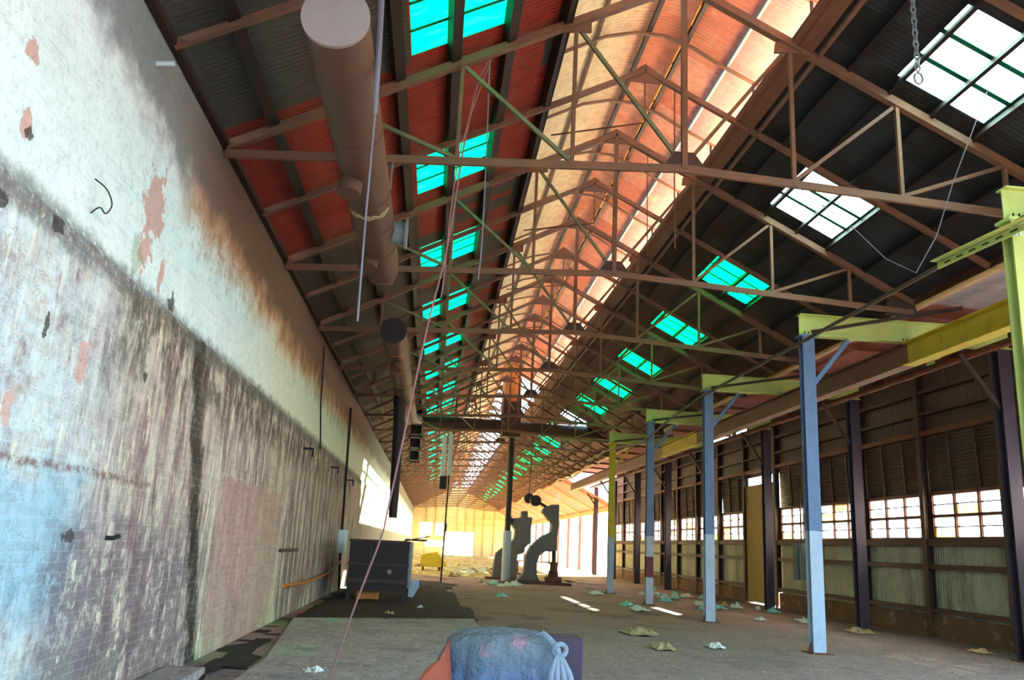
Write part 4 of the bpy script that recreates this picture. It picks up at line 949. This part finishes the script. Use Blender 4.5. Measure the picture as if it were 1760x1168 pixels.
for x, y, s_, mt, lb in [(6.29, 32.6, .5, 'paper', 'white crumpled paper left of the yellow post'), (2.35, 28.3, .35, 'papercyan', 'aqua plastic bag on the open floor before the presses'),
        (6.1, 26.5, .42, 'papercyan', 'aqua scrap on the floor left of the third crane post'), (6.03, 24.7, .5, 'paper', 'white flat scrap below the aqua one, left of the second crane post'),
        (5.22, 15.6, .28, 'paper', 'small white scrap alone on the floor left of the nearest blue post'), (4.3, 17.7, .6, 'tape', 'long tan cardboard strip on the dirt left of the second blue post'),
        (4.11, 15.1, .35, 'tape', 'tan board scrap nearer than the long strip'), (-.85, 19.5, .25, 'tape', 'tan stone on the black dirt left of the slab'), (-.2, 21.6, .2, 'paper', 'pale flake on the black dirt right of the iron box'),
        (11.0, 16.7, .3, 'cream', 'pinkish crumpled bag at the foot of the right wall'), (10.3, 20.2, .5, 'tape', 'pale strip lying beside the right wall'),
        (10.3, 23.0, .6, 'paper', 'white plastic heap behind the nearest blue post'), (8.9, 22.9, .25, 'paper', 'white scrap between the two nearest blue posts'), (-1.3, 10.8, .3, 'paper', 'small pale crumple beside the end of the long rope')]:
    scrap(x, y, s_, mt, lb, h_=.09 if s_ > .3 else .06)
rn = random.Random(4)
for k in range(46):
    if k < 30: x, y = 8.2+rn.random()*2.6, 26+rn.random()*13; lb, gp = 'crumpled pale plastic or paper scattered along the right wall behind the blue posts', 'litter along the right wall'
    else: x, y = 2.2+rn.random()*1.6, 35+rn.random()*4; lb, gp = 'pale rubble piece in front of the presses', 'rubble by the presses'
    scrap(x, y, .12+rn.random()*.34, rn.choice(['paper', 'paper', 'papercyan', 'tape']), lb, gp, h_=.10)
for k in range(40):
    x, y = -2.2+rn.random()*9, 40+rn.random()*24
    if 2.5 < x < 6.6 and y < 45: continue
    if .0 < x-.0 < 1 and 47.5 < y < 50: continue
    scrap(x, y, .3+rn.random()*.5, rn.choice(['paper', 'tape', 'litter', 'rust']), 'sunlit rubble piece on the far floor', 'far rubble pieces', name='rubble_piece', h_=.16)
tag(MB().box(-2.88, -2.45, 9.1, 10.3, .0, .12).build('concrete_block', 'slab', bevel=.015), 'pale concrete block at the foot of the left wall in the bottom corner', 'block')

# ------------------------------------------------------------------ foreground drum under a tarp
dt = thing('covered_drum', (.58, 6.6, 0), 'rusty drum covered with a blue-grey tarp in the foreground', 'drum')
MB().tube([(.55, 6.6, 0), (.55, 6.6, .30), (.55, 6.6, .31), (.55, 6.6, .33), (.55, 6.6, .9)], [.30, .30, .315, .30, .30], 28).build('drum', 'maroon', dt, smooth=True)
# tarp: dome top with folds falling down the front
vs = []; NU, NV = 72, 30
for j in range(NV+1):
    q = j/NV
    for i in range(NU):
        a = 2*math.pi*i/NU
        if q < .35:
            rr = q/.35; r_ = .36*rr; z = 1.0 - .03*rr**2 - .045*rr**8
            z += .012*mnoise.noise((rr*math.cos(a)*4, rr*math.sin(a)*4, 2))
        else:
            s_ = (q-.35)/.65
            fold = (.030*math.sin(a*7+1.5+s_*1.8)+.022*math.sin(a*13+2+s_*3)+.012*math.sin(a*23+s_*5)+.04*mnoise.noise((math.cos(a)*2, math.sin(a)*2, s_*1.5)))*min(1, s_*2.2)
            r_ = .375 + .05*s_ + fold; z = .925 - .62*s_ - .05*mnoise.noise((math.cos(a)*3, math.sin(a)*3, 7))*s_
        if q > .2:
            dg = math.sin((a*2.2+q*9)*2.0)*math.sin(a*3+1)
            r_ += .030*dg*min(1, (q-.2)*4)
        e = 1.13
        vs.append((.57+r_*math.cos(a)*e, 6.6+r_*math.sin(a)*.95, z))
fs = [(j*NU+i, j*NU+(i+1) % NU, (j+1)*NU+(i+1) % NU, (j+1)*NU+i) for j in range(NV) for i in range(NU)]
MB().add(vs, fs).build('tarp', 'tarp', dt, smooth=True)
# knot and hanging tails of the tarp at right
kn = MB()
lp = [(.955+.045*math.cos(k/14*6.4), 6.26+.01*math.sin(k), .90+.04*math.sin(k/14*6.4)) for k in range(15)]
kn.tube(lp, .020, 10)
kn.tube([(.80, 6.36, .99), (.84, 6.345, 1.0), (.88, 6.32, .965), (.92, 6.28, .925), (.94, 6.26, .895), (.95, 6.255, .87)], [.006, .016, .026, .028, .026, .02], 12)
kn.tube([(.84, 6.37, 1.02), (.87, 6.34, .99), (.90, 6.31, .965)], [.004, .013, .014], 8)
for dx in (-.05, -.01, .035, .075):
    kn.tube([(.945+dx*.1, 6.255, .88), (.945+dx*.5, 6.24, .83), (.945+dx, 6.225, .75), (.95+dx*1.3, 6.22, .65), (.95+dx*1.2, 6.225, .55), (.95+dx, 6.23, .48)], [.012, .017, .024, .028, .024, .010], 12)
kn.build('knotted_tail', 'rag', dt, smooth=True)
tag(MB().box(.87, 1.16, 6.45, 6.8, 0, .965).build('dark_crate', 'crate', bevel=.012), 'dark purple upright crate on the right side of the covered drum', 'crate')
fl = MB().add([(.16, 6.35, .93), (.13, 6.36, .86), (.10, 6.32, .80), (.02, 6.34, .74), (-.06, 6.3, .62), (-.1, 6.3, .45), (.05, 6.32, .3), (.22, 6.36, .3), (.20, 6.36, .6)], [tuple(range(9))])
o = fl.build('rag_flap', 'orange'); so = o.modifiers.new('thick', 'SOLIDIFY'); so.thickness = .03
t2 = NT('terracotta_cloth'); t2.bsdf(t2.mix(t2.noise(6), lin((168, 86, 62)), lin((120, 58, 46))), .9, 0, t2.noise(20), .4, .01)
o.data.materials[0] = t2.m
tag(o, 'torn terracotta rag hanging at the left side of the covered drum', 'rag')
